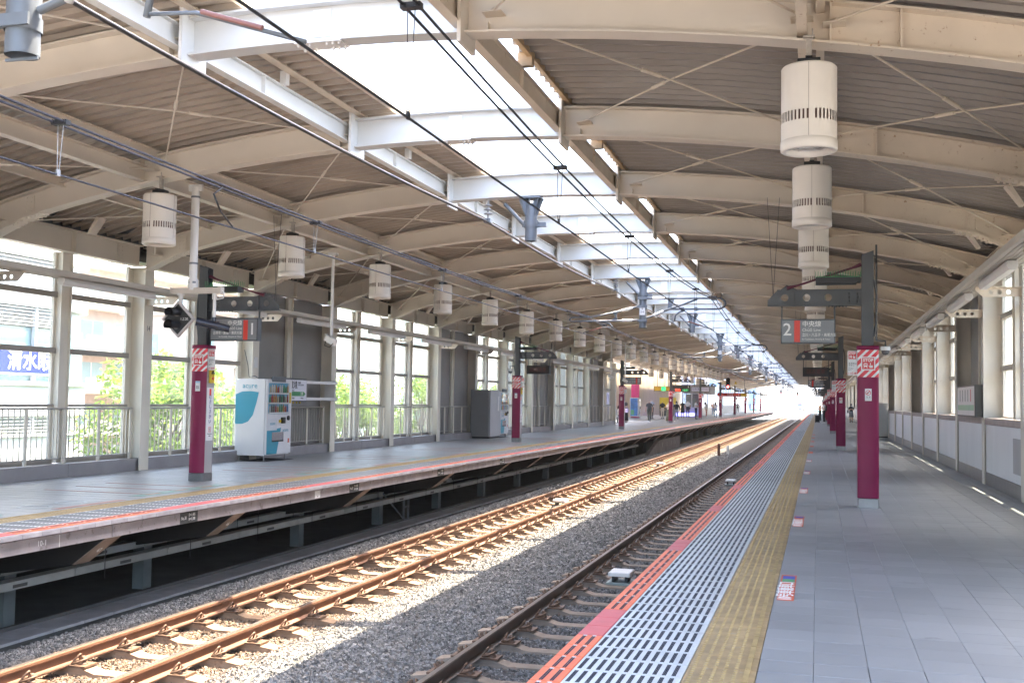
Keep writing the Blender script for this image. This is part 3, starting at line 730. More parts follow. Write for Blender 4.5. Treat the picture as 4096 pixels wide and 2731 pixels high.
km = MB(); km.box(-.024, .024, -.006, .006, .79, 1.0); km.box(-.024, .024, .03, .042, .79, 1.0); km.box(-.05, .05, -.05, .09, .985, 1.0); km.tube([(.03, -.04, .96), (.03, -.04, 1.06)], .007, 6); k_me2 = km.mesh('hanger'); k_me2.materials.append(M('hanger_steel', (.42, .38, .33), .45, .3, var=.2, vs=20))
def pendant(x, y, label, full):
    t = thing('pendant_lamp', label, 'lamp', (x, y, 3.785+(0 if full else 0)), group='pendant lamps over the left platform' if x < 0 else 'pendant lamps over the right platform')
    obj('housing', h_me, None, t); obj('lower_ring', r_me, None, t)
    if full: obj('grille', g_me, None, t)
    obj('mount_box', b_me, None, t); obj('hanger', k_me2, None, t)
for s in (-1, 1):
    for i in range(24):
        k = i if s > 0 else i+1
        y = R0+RP*(k-(1 if s > 0 else 0))
        side = 'right platform' if s > 0 else 'left platform'
        lab = ('white cylindrical pendant lamp over the %s, %s in its row' % (side, ORD[i]))
        pendant(s*4.762, y-.14, lab, i < 6)

# ================================================================== platform columns
stripe = M('stop_panel_stripes', (.70, .045, .06), .4, var=.03)
def stripe_mat():
    m = stripe; n = m.node_tree; b = n.nodes['Principled BSDF']; N = n.nodes.new; L = n.links.new
    tc = N('ShaderNodeTexCoord'); sx = N('ShaderNodeSeparateXYZ'); L(tc.outputs['Object'], sx.inputs[0])
    a = N('ShaderNodeMath'); a.operation = 'SUBTRACT'; L(sx.outputs['X'], a.inputs[1]); L(sx.outputs['Z'], a.inputs[0])
    f = N('ShaderNodeMath'); f.operation = 'MULTIPLY'; f.inputs[1].default_value = 8.6; L(a.outputs[0], f.inputs[0])
    fr = N('ShaderNodeMath'); fr.operation = 'FRACT'; L(f.outputs[0], fr.inputs[0])
    g = N('ShaderNodeMath'); g.operation = 'GREATER_THAN'; g.inputs[1].default_value = .60; L(fr.outputs[0], g.inputs[0])
    mx = N('ShaderNodeMix'); mx.data_type = 'RGBA'; L(g.outputs[0], mx.inputs[0]); mx.inputs[6].default_value = (.66, .04, .055, 1); mx.inputs[7].default_value = (.74, .74, .74, 1)
    L(mx.outputs[2], b.inputs['Base Color'])
stripe_mat()
redsign = M('sign_red', (.60, .035, .045), .4, var=.03); signw = M('sign_white', (.76, .76, .76), .4, var=.02); inkk = M('ink_black', (.03, .03, .035), .5, var=.02); signred = M('line_orange_red', (.72, .055, .035), .4, var=.02)
signg = M('sign_grey_face', (.22, .235, .25), .35, var=.03); signd = M('sign_frame_dark', (.07, .08, .09), .4, var=.05)
yelbox = M('emergency_yellow', (.62, .43, .03), .45, var=.05)
def stopicon(par, x, y, z, sz, rows=True):
    """red square with STOP, a train front and a pointing hand, facing -Y"""
    MB().box(x-sz/2, x+sz/2, y-.002, y, z-sz/2, z+sz/2).build('stop_field', redsign, par)
    text('stop_word', 'STOP', sz*.36, inkw, par, (x, y-.003, z+sz*.28), bold=sz*.012)
    m = MB(); tx, tz = x-sz*.22, z-sz*.16
    m.prism([(tx-sz*.16,tz-sz*.12),(tx+sz*.16,tz-sz*.12),(tx+sz*.16,tz+sz*.14),(tx+sz*.10,tz+sz*.19),(tx-sz*.10,tz+sz*.19),(tx-sz*.16,tz+sz*.14)], 'y', y-.004, y-.002, 0, [[(tx-sz*.11,tz),(tx+sz*.11,tz),(tx+sz*.11,tz+sz*.11),(tx-sz*.11,tz+sz*.11)]])
    for q in (-1, 1): m.prism([(tx+q*sz*.06,tz-sz*.13),(tx+q*sz*.10,tz-sz*.13),(tx+q*sz*.18,tz-sz*.24),(tx+q*sz*.13,tz-sz*.24)], 'y', y-.004, y-.002)
    hx, hz = x+sz*.22, z-sz*.2
    m.box(hx-sz*.06, hx-sz*.005, y-.004, y-.002, hz-sz*.1, hz+sz*.26); m.box(hx-sz*.1, hx+sz*.16, y-.004, y-.002, hz-sz*.17, hz+sz*.04); m.prism([(hx-sz*.18,hz),(hx-sz*.1,hz-.12*sz),(hx-sz*.1,hz-.02*sz),(hx-sz*.15,hz+.05*sz)], 'y', y-.004, y-.002)
    fixn(m.build('stop_pictogram', inkw, par))
def stop_flag(par, x0, x1, y, z0, z1, arrow):
    w_, cx = x1-x0, (x0+x1)/2
    f = MB().bbox(x0, x1, y-.006, y+.006, z0, z1, .003).build('button_sign', signw, par)
    stopicon(f, cx, y-.0065, z1-w_*.50, w_*.80)
    h = z1-z0
    text('lettering', '非常停止\nボタン', .030, inkk, f, (x0+.012, y-.0075, z0+h*.44), align='LEFT')
    text('lettering', 'Emergency\nTrain Stop\nButton', .0155, inkk, f, (x0+.012, y-.0075, z0+h*.27), align='LEFT')
    text('lettering', arrow, .034, redsign, f, (cx, y-.0075, z0+h*.08), bold=.0006)
def clad_mesh(z0, z1, b=.165, hx=.15, hy=.125):
    m = MB(); n = 10
    fr = [(hx*math.cos(math.pi*i/n)*1.0, -hy-(b-hy)*math.sin(math.pi*i/n)) for i in range(n, -1, -1)]
    bk = [(x, -y) for x, y in reversed(fr)]
    for seg in (fr, bk):
        m.add([(x, y, z) for z in (z0, z1) for x, y in seg], [(i, i+1, n+2+i, n+1+i) for i in range(n)], 0, True)
    for sx in (-1, 1): m.add([(sx*(hx-.004), y, z) for z in (z0, z1) for y in (-hy, hy)], [(0,1,3,2)], 1)
    pl = fr+bk; m.add([(x, y, z1) for x, y in pl], [tuple(range(len(pl)))], 0); m.add([(x, y, z0) for x, y in pl], [tuple(reversed(range(len(pl))))], 0)
    return m
def spikes(m, x0, x1, y0, y1, z, h, n):
    for i in range(n):
        x = x0+(x1-x0)*i/(n-1)
        for y in (y0, y1): m.box(x-.003, x+.003, y-.003, y+.003, z, z+h*random.uniform(.7, 1.1))
    m.box(x0, x1, y0-.004, y0+.004, z, z+.008); m.box(x0, x1, y1-.004, y1+.004, z, z+.008)
greens = M('bird_spike_green', (.06, .30, .12), .45, var=.1)
def column(s, y, label, mode='sign', name_plate=False, near=True):
    t = thing('platform_column', label, 'column', (s*5.54, y, 0), group='burgundy columns on the platforms')
    fixn(MB().bbox(-.147, .147, -.15, .15, 0, .142, .01).build('base_cover', stain, t))
    cl = clad_mesh(.142, 2.30).build('cladding', [burg, silver], t)
    fixn(clad_mesh(2.30, 2.36, .172, .156, .13).build('cladding_cap', [burg, burg], t))
    # striped stop panel wrapped on the front and back
    m = MB(); n = 10; fr = [(.15*math.cos(math.pi*i/n), -.125-.043*math.sin(math.pi*i/n)) for i in range(n, -1, -1)]
    m.add([(x, q*(yy-.0), z) for q in (1, -1) for z in (1.90, 2.298) for x, yy in fr], [(i, i+1, n+2+i, n+1+i) for i in range(n)]+[(2*n+2+i+1, 2*n+2+i, 3*n+3+i, 3*n+4+i) for i in range(n)], 0, True)
    sp = m.build('stop_panel', stripe, t)
    if near:
        MB().box(-.098, .098, -.1775, -.1755, 2.0, 2.196).build('stop_border', signw, sp)
        stopicon(sp, 0, -.178, 2.098, .166)
        pl = MB().bbox(-.045, .048, -.172, -.166, 1.555, 1.73, .002).build('notice_plate', signw, t)
        if s > 0 or not name_plate:
            q = MB(); q.prism(circ(.0, 1.672, .038, 24), 'y', -.1745, -.1722, 0, [circ(0, 1.672, .030, 24)]); q.add([(-.026,-.1745,1.65),(-.018,-.1745,1.644),(.026,-.1745,1.694),(.018,-.1745,1.70)], [(0,1,2,3)])
            fixn(q.build('no_smoking_ring', redsign, pl)); MB().box(-.02, .012, -.174, -.1722, 1.667, 1.677).build('cigarette', inkk, pl)
            text('lettering', '禁 煙', .028, inkk, pl, (.002, -.1735, 1.607)); text('lettering', 'No Smoking', .0145, inkk, pl, (.002, -.1735, 1.582))
        else:
            MB().box(-.042, .045, -.174, -.1722, 1.70, 1.727).build('blue_band', M('pale_blue_print', (.35, .55, .72), .4), pl); text('lettering', '防犯\n装置', .028, inkk, pl, (.0, -.1735, 1.62))
        d = -s
        stop_flag(t, *sorted((d*.152, d*.285)), -.10, 1.925, 2.285, '↓1~2番線用' if s > 0 else '1-2番線用↓')
    else:
        MB().box(-.095, .095, -.1785, -.1755, 2.0, 2.19).build('stop_border', signw, sp); MB().box(-.08, .08, -.1805, -.1782, 2.015, 2.175).build('stop_field', redsign, sp)
        MB().box(-.045, .045, -.172, -.166, 1.555, 1.73).build('notice_plate', signw, t); MB().box(*sorted((-s*.152, -s*.285)), -.106, -.094, 1.925, 2.285).build('button_sign', signw, t); MB().box(*sorted((-s*.165, -s*.272)), -.109, -.1055, 2.16, 2.27).build('stop_field', redsign, t)
    # grey H post above, with slanted head
    m = MB()
    for yy in (-.085, .075): m.prism([(-.084,2.36),(.084,2.36),(.084,3.74+s*.03),(-.084,3.74-s*.03)], 'y', yy, yy+.01)
    m.box(-.006, .006, -.075, .075, 2.36, 3.7)
    for z in (2.36, 3.33, 3.45): m.box(-.088, .088, -.0855, -.078, z, z+.012)
    fixn(m.build('upper_post', greyst, t))
    d = -s
    m = MB(); holes = [circ(d*x, 3.088, .055, 22) for x in (.56, .87, 1.19)]
    m.prism([(d*.075,3.2),(d*1.30,3.2),(d*1.44,3.05),(d*1.44,2.975),(d*.075,2.975)], 'y', -.006, .006, 0, holes)
    m.box(*sorted((d*.075, d*1.44)), -.06, .06, 2.962, 2.975); m.box(*sorted((d*1.05, d*1.06)), -.05, .05, 2.975, 3.2); m.box(*sorted((d*.075, d*1.3)), -.03, .03, 3.2, 3.208)
    m.prism([(d*1.0,3.208),(d*1.16,3.28),(d*1.25,3.208)], 'y', -.02, .02)
    m.box(*sorted((d*.10, d*.30)), -.014, -.006, 2.99, 3.18)
    bolts(m, [(d*(.14+.12*i), -.014, 3.02+.06*j) for i in (0, 1) for j in range(3)], 'y', .018, .012); bolts(m, [(d*(.30+.05*i), -.03, 2.962) for i in range(6)], 'z', .012, .01)
    fixn(m.build('arm', greyst, t))
    MB().tube([(d*.09, -.03, 3.57), (d*.22, -.03, 3.52), (d*1.0, -.03, 3.27), (d*1.16, -.03, 3.23)], [.032, .016, .016, .03], 8).build('tie_rod', M('tie_rod_burgundy', (.13, .025, .05), .45), t)
    # dark light box with green bird spikes
    lb = MB().bbox(*sorted((d*.10, d*.74)), -.2, .02, 3.30, 3.37, .006).box(*sorted((d*.16, d*.74)), -.19, .01, 3.272, 3.30).build('light_box', blackm, t)
    if near:
        m = MB(); a, b = sorted((d*.10, d*.74)); spikes(m, a, b, -.19, .01, 3.37, .10, 19); m.build('bird_spikes', greens, lb)
        MB().tube([(s*.088, -.05, 2.5), (s*.12, -.05, 2.75), (s*.125, -.05, 3.1), (s*.09, -.05, 3.33), (d*.0, -.07, 3.42), (d*.12, -.07, 3.40)], .016, 8).build('conduit', greyst, t)
    if near:
        for q in (-.03, .03): MB().tube([(d*1.36, q, 3.13), (d*(1.36-q*3), q, 4.62)], .0035, 5).build('tie_wire', wirem, t)
    if name_plate:
        pl = MB().box(*sorted((d*.1465, d*.156)), -.105, .105, .70, 1.62).build('name_plate', signw, t)
        MB().box(*sorted((d*.1562, d*.1575)), -.04, .02, 1.48, 1.60).build('line_mark', signred, pl)
        text('lettering', 'む\nさ\nし\nさ\nか\nい', .085, inkb, pl, (d*.158, -.005, 1.24), (math.pi/2, 0, math.pi/2*d), bold=.001)
        q = MB(); q.prism([(-.035,.845),(.035,.845),(.035,.935),(-.035,.935)], 'x', d*.1562, d*.1575, 0, [[(-.027,.853),(.027,.853),(.027,.927),(-.027,.927)]]); fixn(q.build('number_frame', redsign, pl))
        text('lettering', 'JC\n13', .032, inkk, pl, (d*.158, 0, .888), (math.pi/2, 0, math.pi/2*d)); text('lettering', 'Musashi-Sakai', .026, inkk, pl, (d*.158, 0, .815), (math.pi/2, 0, math.pi/2*d)); text('lettering', '武蔵境', .022, inkk, pl, (d*.158, 0, .78), (math.pi/2, 0, math.pi/2*d))
        eb = MB().bbox(*sorted((d*.1465, d*.19)), -.06, .06, 1.70, 1.94, .004).build('emergency_button_box', yelbox, t)
        for zz, yy in ((1.90, 0), (1.87, -.03), (1.87, .03)): MB().lathe([(.018,0),(.018,d*.012),(.0005,d*.014)], 12, 'x', (d*.19, yy, zz)).build('indicator', blackm, eb)
        MB().lathe([(.024,0),(.024,d*.012),(.0005,d*.014)], 14, 'x', (d*.19, 0, 1.78)).build('push_button', redsign, eb)
    return t
colY = [16.85, 37.5, 59.0, 79.5, 100, 121, 142, 163, 184, 205]
nms = ['nearest', 'second', 'third', 'fourth', 'fifth', 'sixth', 'seventh', 'eighth', 'ninth', 'tenth']
for i, y in enumerate(colY):
    column(1, y, 'burgundy clad column with striped stop panel on right platform, %s from the camera' % nms[i], near=i < 3, name_plate=False)
    column(-1, y+(0 if i else .02), 'burgundy clad column with striped stop panel on left platform, %s from the camera' % nms[i], near=i < 3, name_plate=i < 2)

# ================================================================== hanging direction signs
def dirsign(s, y, label, big=True):
    t = thing('platform_sign', label, 'sign', (s*4.69 if s > 0 else -4.975, y, 0), group='platform number signs')
    hw = .395 if s > 0 else .465
    z0, z1 = 2.40, 2.765
    if s < 0: z0, z1 = 2.44, 2.84
    bd = MB().bbox(-hw, hw, -.07, .07, z0, z1, .006).build('case', signd, t)
    MB().box(-hw+.02, hw-.02, -.0735, -.0695, z0+.02, z1-.022).build('face', signg, bd)
    for q in (-1, 1): MB().box(q*(hw-.012)-.012, q*(hw-.012)+.012, -.012, .012, z1, 2.965).build('hanger', greyst, t)
    if not big:
        MB().box(*sorted((-.16*s, -.22*s)), -.076, -.0732, z0+.03, z1-.03).build('line_mark', signred, bd); text('number', '2' if s > 0 else '1', .30, inkw, bd, (-.30*s if s > 0 else .36, -.076, (z0+z1)/2)); return
    if s > 0:
        text('number', '2', .265, inkw, bd, (-.30, -.0755, 2.60), bold=.002)
        MB().box(-.20, -.115, -.077, -.0732, z0+.02, z1-.022).build('line_mark', signred, bd)
        text('lettering', '中央線', .092, inkw, bd, (-.085, -.0755, 2.685), align='LEFT', bold=.0008)
        text('lettering', 'Chūō Line', .062, inkw, bd, (-.085, -.0755, 2.60), align='LEFT')
        text('lettering', '立川・八王子・高尾方面', .054, inkw, bd, (-.085, -.0755, 2.525), align='LEFT', sx=.83, bold=.0005)
        text('lettering', 'for Tachikawa, Hachiōji & Takao', .034, inkw, bd, (-.085, -.0755, 2.462), align='LEFT', sx=.9)
    else:
        text('number', '1', .29, inkw, bd, (.36, -.0755, 2.635), bold=.002)
        MB().box(.19, .275, -.077, -.0732, z0+.02, z1-.04).build('line_mark', signred, bd)
        text('lettering', '中央線', .095, inkw, bd, (.165, -.0755, 2.745), align='RIGHT', bold=.0008)
        text('lettering', 'Chūō Line', .066, inkw, bd, (.165, -.0755, 2.655), align='RIGHT')
        text('lettering', '吉祥寺・新宿・東京方面', .060, inkw, bd, (.165, -.0755, 2.575), align='RIGHT', sx=.86, bold=.0005)
        text('lettering', 'for Kichijōji, Shinjuku & Tōkyō', .036, inkw, bd, (.165, -.0755, 2.51), align='RIGHT')
dirsign(1, 16.9, 'grey hanging sign with large 2 and red bar, nearest on right platform')
dirsign(-1, 16.95, 'grey hanging sign with large 1 and red bar, behind the diamond signal')
dirsign(1, 59.1, 'smaller distant grey sign with 2 and red bar over right platform')
dirsign(-1, 59.1, 'smaller distant grey sign with 1 and red bar over left platform')
def ledbox(s, y, label):
    t = thing('train_indicator', label, 'display', (s*4.75, y, 0), group='dark train indicators')
    MB().bbox(-.42, .42, -.12, .12, 2.42, 2.72, .01).build('case', blackm, t); MB().box(-.36, .36, -.1225, -.119, 2.46, 2.68).build('screen', M('unlit_led_screen', (.025, .014, .013), .3), t)
    for q in (-1, 1): MB().tube([(q*.4, 0, 2.72), (q*.4, 0, 2.963)], .014, 8).build('hanger', greyst, t)
    text('lettering', '回送電車', .15, M('led_dim_red', (.10, .012, .01), .4), t, (0, -.1235, 2.57))
ledbox(1, 37.5, 'dark unlit train indicator hung from second right column arm'); ledbox(-1, 37.5, 'dark unlit train indicator hung from second left column arm')

# ================================================================== repeater signal hanger, cameras
t = thing('signal_hanger', 'white drop pole with crossbar carrying diamond signal and dark tube, left', 'signal', (-4.62, 15.0, 0))
m = MB(); m.tube([(0,0,3.2), (0,0,4.76)], .062, 14); m.tube([(0,0,3.13), (0,0,3.3)], .09, 4); m.box(-.12, .12, -.02, .02, 4.7, 4.80); m.build('pole', whitem, t)
for z in (3.25, 3.55, 4.6): MB().lathe([(.07,-.015),(.07,.015)], 14, c=(0,0,z)).build('band_clamp', galv, t)
m = MB(); m.bbox(-.36, .50, -.05, .05, 3.075, 3.165, .008); m.box(-.37, -.355, -.06, .06, 3.07, 3.17); m.box(.47, .52, -.055, .055, 3.065, 3.175); m.build('crossbar', M('crossbar_paint', (.60, .54, .47), .5, var=.1, spot=(RUST, .68, 15)), t)
m = MB(); m.tube([(-.21, 0, 2.93), (-.21, 0, 3.08)], .034, 10); m.tube([(-.21,0,3.05), (-.21,0,3.08)], .06, 8); m.build('hanger', whitem, t)
m = MB(); m.tube([(.39, 0, 2.68), (.39, 0, 3.08)], .026, 10); m.tube([(.39,0,2.98), (.39,0,3.08)], .04, 8); m.tube([(.5,0,3.12),(.56,0,3.08),(.54,0,3.0),(.42,0,2.98)], .012, 6); m.build('hanger', whitem, t)
dy = -.05; cx, cz = -.21, 2.67
m = MB(); m.prism([(cx,cz+.285),(cx+.285,cz),(cx,cz-.285),(cx-.285,cz)], 'y', dy-.02, dy+.04, 0, [[(cx,cz+.245),(cx+.245,cz),(cx,cz-.245),(cx-.245,cz)]]); sf = fixn(m.build('diamond_rim', M('rim_grey', (.50, .47, .46), .45), t))
m = MB(); m.prism([(cx,cz+.245),(cx+.245,cz),(cx,cz-.245),(cx-.245,cz)], 'y', dy-.005, dy+.03); m.build('diamond_plate', blackm, t)
for zz, xx in ((cz+.10, cx-.02), (cz-.10, cx-.03)):
    m = MB(); n = 14
    for (ra, ya), (rb, yb) in (((.075, dy), (.082, dy-.17)), ((.066, dy-.17), (.066, dy))):
        m.add([(xx-.25*(dy-y_)+r_*math.cos(a), y_, zz+r_*math.sin(a)) for y_, r_ in ((ya, ra), (yb, rb)) for a in [math.radians(-35+250*i/n) for i in range(n+1)]], [(i, i+1, n+2+i, n+1+i) for i in range(n)], 0, True)
    h = fixn(m.build('lamp_hood', blackm, t)); MB().lathe([(.06,dy-.012),(.03,dy-.02),(.0005,dy-.022)], 14, 'y', (xx, 0, zz)).build('lens', M('signal_lens', (.25, .22, .20), .15), h)
text('marking', '1上2K', .055, inkw, t, (cx+.11, dy-.007, cz+.0))
m = MB(); m.tube([(.18, -.16, 2.63), (.62, .08, 2.52)], [.07, .055], 16, cap=False); m.tube([(.185, -.157, 2.628), (.62, .08, 2.52)], [.062, .05], 16); m.tube([(.36,-.06,2.585), (.39,-.045,2.58)], .075, 16); m.tube([(.44,-.02,2.567), (.47,-.0,2.56)], .07, 16); m.tube([(.39,0,2.63),(.39,0,2.70)], .035, 8)
m.build('repeater_tube', M('tube_blue_black', (.05, .055, .075), .2, .5, var=.1), t)
for px, py, z0, lab in ((-5.53, 22.0, 2.72, 'white drop pole with camera over left platform, nearest'), (-5.6, 56.0, 2.75, 'white drop pole with camera over left platform, farther pair, first'), (-5.2, 58.0, 2.60, 'white drop pole with camera over left platform, farther pair, second')):
    t = thing('camera_pole', lab, 'camera', (px, py, 0), group='camera poles')
    MB().tube([(0,0,z0+.12), (0,0,4.66)], .033, 10).build('pole', whitem, t); MB().box(-.1, .1, -.06, .06, 4.62, 4.68).build('mount', whitem, t)
    m = MB(); m.x = Matrix.Translation((0,0,z0)) @ Matrix.Rotation(.5, 4, 'Y'); m.bbox(-.15, .12, -.07, .07, -.06, .08, .01); m.box(-.19, -.1, -.085, .085, .07, .085); m.x = None; m.build('camera_housing', whitem, t)
    MB().tube([(-.1,-.075,z0), (-.12,-.08,z0-.10), (0,-.08,z0-.14), (.08,-.075,z0-.05)], .009, 6).build('cable', blackm, t)
# dome cameras
for s, y, lab in ((1, 17.0, 'white dome camera beside the nearest right column'), (-1, 37.6, 'white dome camera on grey elbow arm of second left column')):
    x = s*5.54+(s*.25 if s > 0 else -.30)
    if s > 0: x = 6.05; y = 21.5
    t = thing('dome_camera', lab, 'camera', (x, y, 0))
    z = 2.53
    MB().tube([(s*-.16 if s > 0 else .22, 0, z+.17), (0, 0, z+.17), (0, 0, z+.06)], .018, 8).build('elbow_arm', greyst, t)
    MB().lathe([(.0005,.07),(.085,.065),(.09,.0),(.085,-.01)], 18, c=(0,0,z)).build('collar', whitem, t); MB().lathe([(.075,-.01),(.07,-.05),(.045,-.085),(.0005,-.095)], 18, c=(0,0,z)).build('dome', M('smoked_dome', (.12, .12, .13), .12), t)
    if s > 0: MB().tube([(-.16, 0, z+.17), (-.16, 0, 4.52)], .018, 8).build('drop_pipe', greyst, t)
# ================================================================== overhead line
def wires():
    sups = [5.8+25.8*i for i in range(-1, 9)]
    TX = -.12
    # drop tubes under the skylight beams
    for i in range(17):
        y = 5.8+12.9*i; long_ = i % 2 == 0
        zbot = 3.66 if long_ else 4.33
        t = thing('catenary_drop_post', '%s grey %s tube hung under the skylight beams, %s of its kind' % ('long' if long_ else 'short', 'drop', ORD[i//2]), 'catenary post', (TX, y, 0), group='long drop tubes' if long_ else 'short drop tubes')
        m = MB(); m.tube([(0,0,zbot), (0,0,5.0)], .108, 20, cap=False); m.lathe([(.100,zbot),(.098,zbot+.3)], 20); m.box(-.2, .2, -.15, .15, 5.088, 5.112)
        for a in range(8):
            c, s_ = math.cos(a*math.pi/4), math.sin(a*math.pi/4)
            m.add([(c*.1-s_*.006, s_*.1+c*.006, 4.75), (c*.1-s_*.006, s_*.1+c*.006, 5.088), (c*.235-s_*.006, s_*.235*.75+c*.006, 5.088), (c*.1+s_*.006, s_*.1-c*.006, 4.75), (c*.1+s_*.006, s_*.1-c*.006, 5.088), (c*.235+s_*.006, s_*.235*.75-c*.006, 5.088)], [(0,1,2),(5,4,3),(0,2,5,3)])
        fixn(m.build('tube', galv, t))
        m = MB(); m.box(-.13, .13, -.02, .02, 4.575, 4.70); m.lathe([(.118,4.58),(.118,4.68)], 20)
        for q in (-1, 1): bolts(m, [(q*.145, -.02, 4.60+.06*j) for j in (0, 1)], 'y', .018, .02)
        m.box(.10, .28, -.03, .03, 4.58, 4.66); fixn(m.build('clamp', galv, t))
        MB().tube([(-.12, 0, 4.62), (-.5, 0, 5.02)], .035, 4).build('stay', galv, t)
        if long_:
            for z in (3.86, 4.27, 4.52): MB().lathe([(.118,z-.045),(.118,z+.045)], 20).box(-.14, .14, -.13, -.11, z-.04, z+.04).build('band_clamp', galv, t)
            MB().box(-.08, .08, -.125, -.118, 4.02, 4.24).build('number_plate', signw, t)
            text('plate_number', '2-%d' % (7-i//2 if i < 14 else 1), .085, inkk, t, (0, -.127, 4.11)); text('plate_number', '堤', .05, inkk, t, (0, -.127, 4.20))
            m = MB(); m.box(-.125, .125, -.008, .008, zbot-.03, zbot-.012); m.build('end_strip', galv, t)
    def insul(t, p, q, n=6, r=.052):
        p, q = Vector(p), Vector(q); pts = []; rs = []
        for i in range(n*2+1):
            pts.append(p+(q-p)*i/(n*2)); rs.append(r if i % 2 else r*.55)
        MB().tube(pts, rs, 12).build('insulator', porc, t)
    zR = lambda y: 4.15+.36*((y-5.8)/12.9 % 2-1)**2 if True else 0
    for j, y in enumerate(sups[1:9]):
        for s in (1, -1):
            t = thing('cantilever', '%s-hand tubular bracket with white insulators on %s long drop tube' % ('right' if s > 0 else 'left', ORD[j]), 'cantilever', (0, y, 0), group='cantilevers of the overhead line')
            m = MB(); hd = MB()
            if s > 0:
                insul(t, (.16, 0, 4.52), (.50, 0, 4.51)); insul(t, (.19, 0, 4.01), (.48, 0, 4.13))
                hd.tube([(0,0,4.52), (.16,0,4.52)], .03, 8); hd.tube([(.0,0,3.95), (.19,0,4.01)], .03, 8)
                arc = [(2.02+.25*math.sin(a), 0, 4.345+.155*math.cos(a)) for a in [math.pi*k/8 for k in range(9)]]
                m.tube([(.5,0,4.51)]+arc+[(.67,0,4.195)], .028, 10); m.tube([(.48,0,4.13), (1.46,0,4.48)], .028, 10)
                m.prism([(.62,4.49),(.80,4.49),(.72,4.25),(.60,4.22)], 'y', -.006, .006)
                for q in (1.03, 1.42): m.box(q-.045, q+.045, -.04, .04, 4.14, 4.24)
                m.tube([(1.1,0,4.15), (.95,0,4.11), (.83,0,4.01), (.80,0,3.84)], .024, 8)
                m.tube([(.80,0,3.86), (1.15,0,3.84), (1.9,0,3.60)], .014, 8); m.box(1.75, 2.02, -.05, .05, 4.49, 4.56)
                arm = MB().tube([(1.2,-.02,3.835), (1.62,-.02,3.70)], .0165, 8)
            else:
                insul(t, (-.42, 0, 4.235), (-.75, 0, 4.16)); insul(t, (-.43, 0, 3.87), (-.75, 0, 3.865))
                hd.tube([(-.2,0,4.30), (-.42,0,4.235)], .03, 8); hd.tube([(-.25,0,3.885), (-.43,0,3.87)], .03, 8)
                m.tube([(-.75,0,4.16), (-1.56,0,3.99), (-2.26,0,3.96), (-2.32,0,3.90), (-2.28,0,3.85), (-.75,0,3.865)], .026, 10)
                m.prism([(-.86,4.13),(-1.02,4.09),(-.93,3.99),(-1.06,3.87),(-.86,3.87),(-.90,3.99)], 'y', -.006, .006)
                m.tube([(-1.35,0,3.84), (-1.1,0,3.78), (-1.0,0,3.66)], .022, 8); m.tube([(-1.0,0,3.68), (-1.3,0,3.67), (-1.9,0,3.51)], .014, 8); m.box(-2.0, -1.75, -.05, .05, 3.96, 4.03)
                arm = MB().tube([(-1.35,-.02,3.66), (-1.72,-.02,3.56)], .018, 8)
            fixn(m.build('bracket_tube', galv, t)); hd.build('insulator_cap', galv, t); arm.build('steady_arm', M('frp_red', (.27, .115, .10), .45), t)
    # conductors: twin messenger, contact wire, droppers; one thing for each track
    for s, x, zc, z0, sag, lab in ((1, 1.9, 3.57, 4.14, .37, 'overhead wires above the right-hand track'), (-1, -1.9, 3.49, 3.88, .15, 'overhead wires above the left-hand track')):
        t = thing('overhead_wire', lab, 'wire', (0, 0, 0), group='overhead wires')
        zm = lambda y: z0+sag*(((y-18.7+12.9) % 25.8-12.9)/12.9)**2
        ys = [-2+1.6*i for i in range(143)]
        for dx in (-.045, .065):
            MB().tube([(x+dx, y, zm(y)) for y in ys], .0122, 6).build('messenger_wire', wirem if s > 0 else M('wire_blue_grey', (.042, .047, .07), .45, .1), t)
        cw = MB().tube([(x+(0 if True else 0), y, zc+.004*math.sin(y)) for y in ys], .0105, 6).build('contact_wire', wirem if s > 0 else MATS['wire_blue_grey'], t)
        y = 2.6 if s > 0 else 3.1; pitch = 4.88 if s > 0 else 5.3
        for i in range(24):
            yy = y+pitch*i
            MB().box(x-.07, x+.09, yy-.035, yy+.035, zm(yy)-.022, zm(yy)+.022).tube([(x-.045,yy-.05,zm(yy)), (x-.045,yy+.05,zm(yy))], .022, 8).tube([(x+.065,yy-.05,zm(yy)), (x+.065,yy+.05,zm(yy))], .022, 8).build('twin_clamp', wirem, t)
            m = MB(); m.tube([(x-.02, yy, zm(yy)-.02), (x-.012, yy, zc+.06), (x, yy, zc)], .0038, 5); m.tube([(x+.04, yy, zm(yy)-.02), (x+.012, yy, zc+.06), (x, yy, zc)], .0038, 5); m.box(x-.01, x+.01, yy-.02, yy+.02, zc-.01, zc+.05); m.build('dropper', wirem if s > 0 else M('dropper_pale', (.45, .48, .53), .4, .4), t)
    # return feeder on insulators under the left skylight edge
    t = thing('feeder_cable', 'thick feeder cable on disc insulators beside the skylight, left of the drop tubes', 'cable', (0, 0, 0))
    fp = []
    for i in range(150):
        y = -2+1.45*i; ph = ((y-5.8) % 12.9)/12.9; fp.append((-.93, y, 4.66+.1*min(1, max(0, (y-5.8)/25))-.10*4*ph*(1-ph)))
    MB().tube(fp, .0235, 8).build('cable', M('feeder_dark', (.045, .042, .042), .4, .2), t)
    for i in range(14):
        y = 5.8+12.9*i; z = 4.66+.1*min(1, max(0, (y-5.8)/25))
        m = MB()
        for k in range(3): m.lathe([(.02,z+.12+.075*k),(.085,z+.13+.075*k),(.03,z+.16+.075*k)], 14, c=(-.93, y, 0))
        m.tube([(-.93,y,z), (-.93,y,5.1)], .018, 8); m.build('insulator', M('insulator_grey', (.36, .36, .37), .3), t)
        MB().box(-.99, -.87, y-.08, y+.08, z-.03, z+.04).build('cable_clamp', galv, t)
wires()
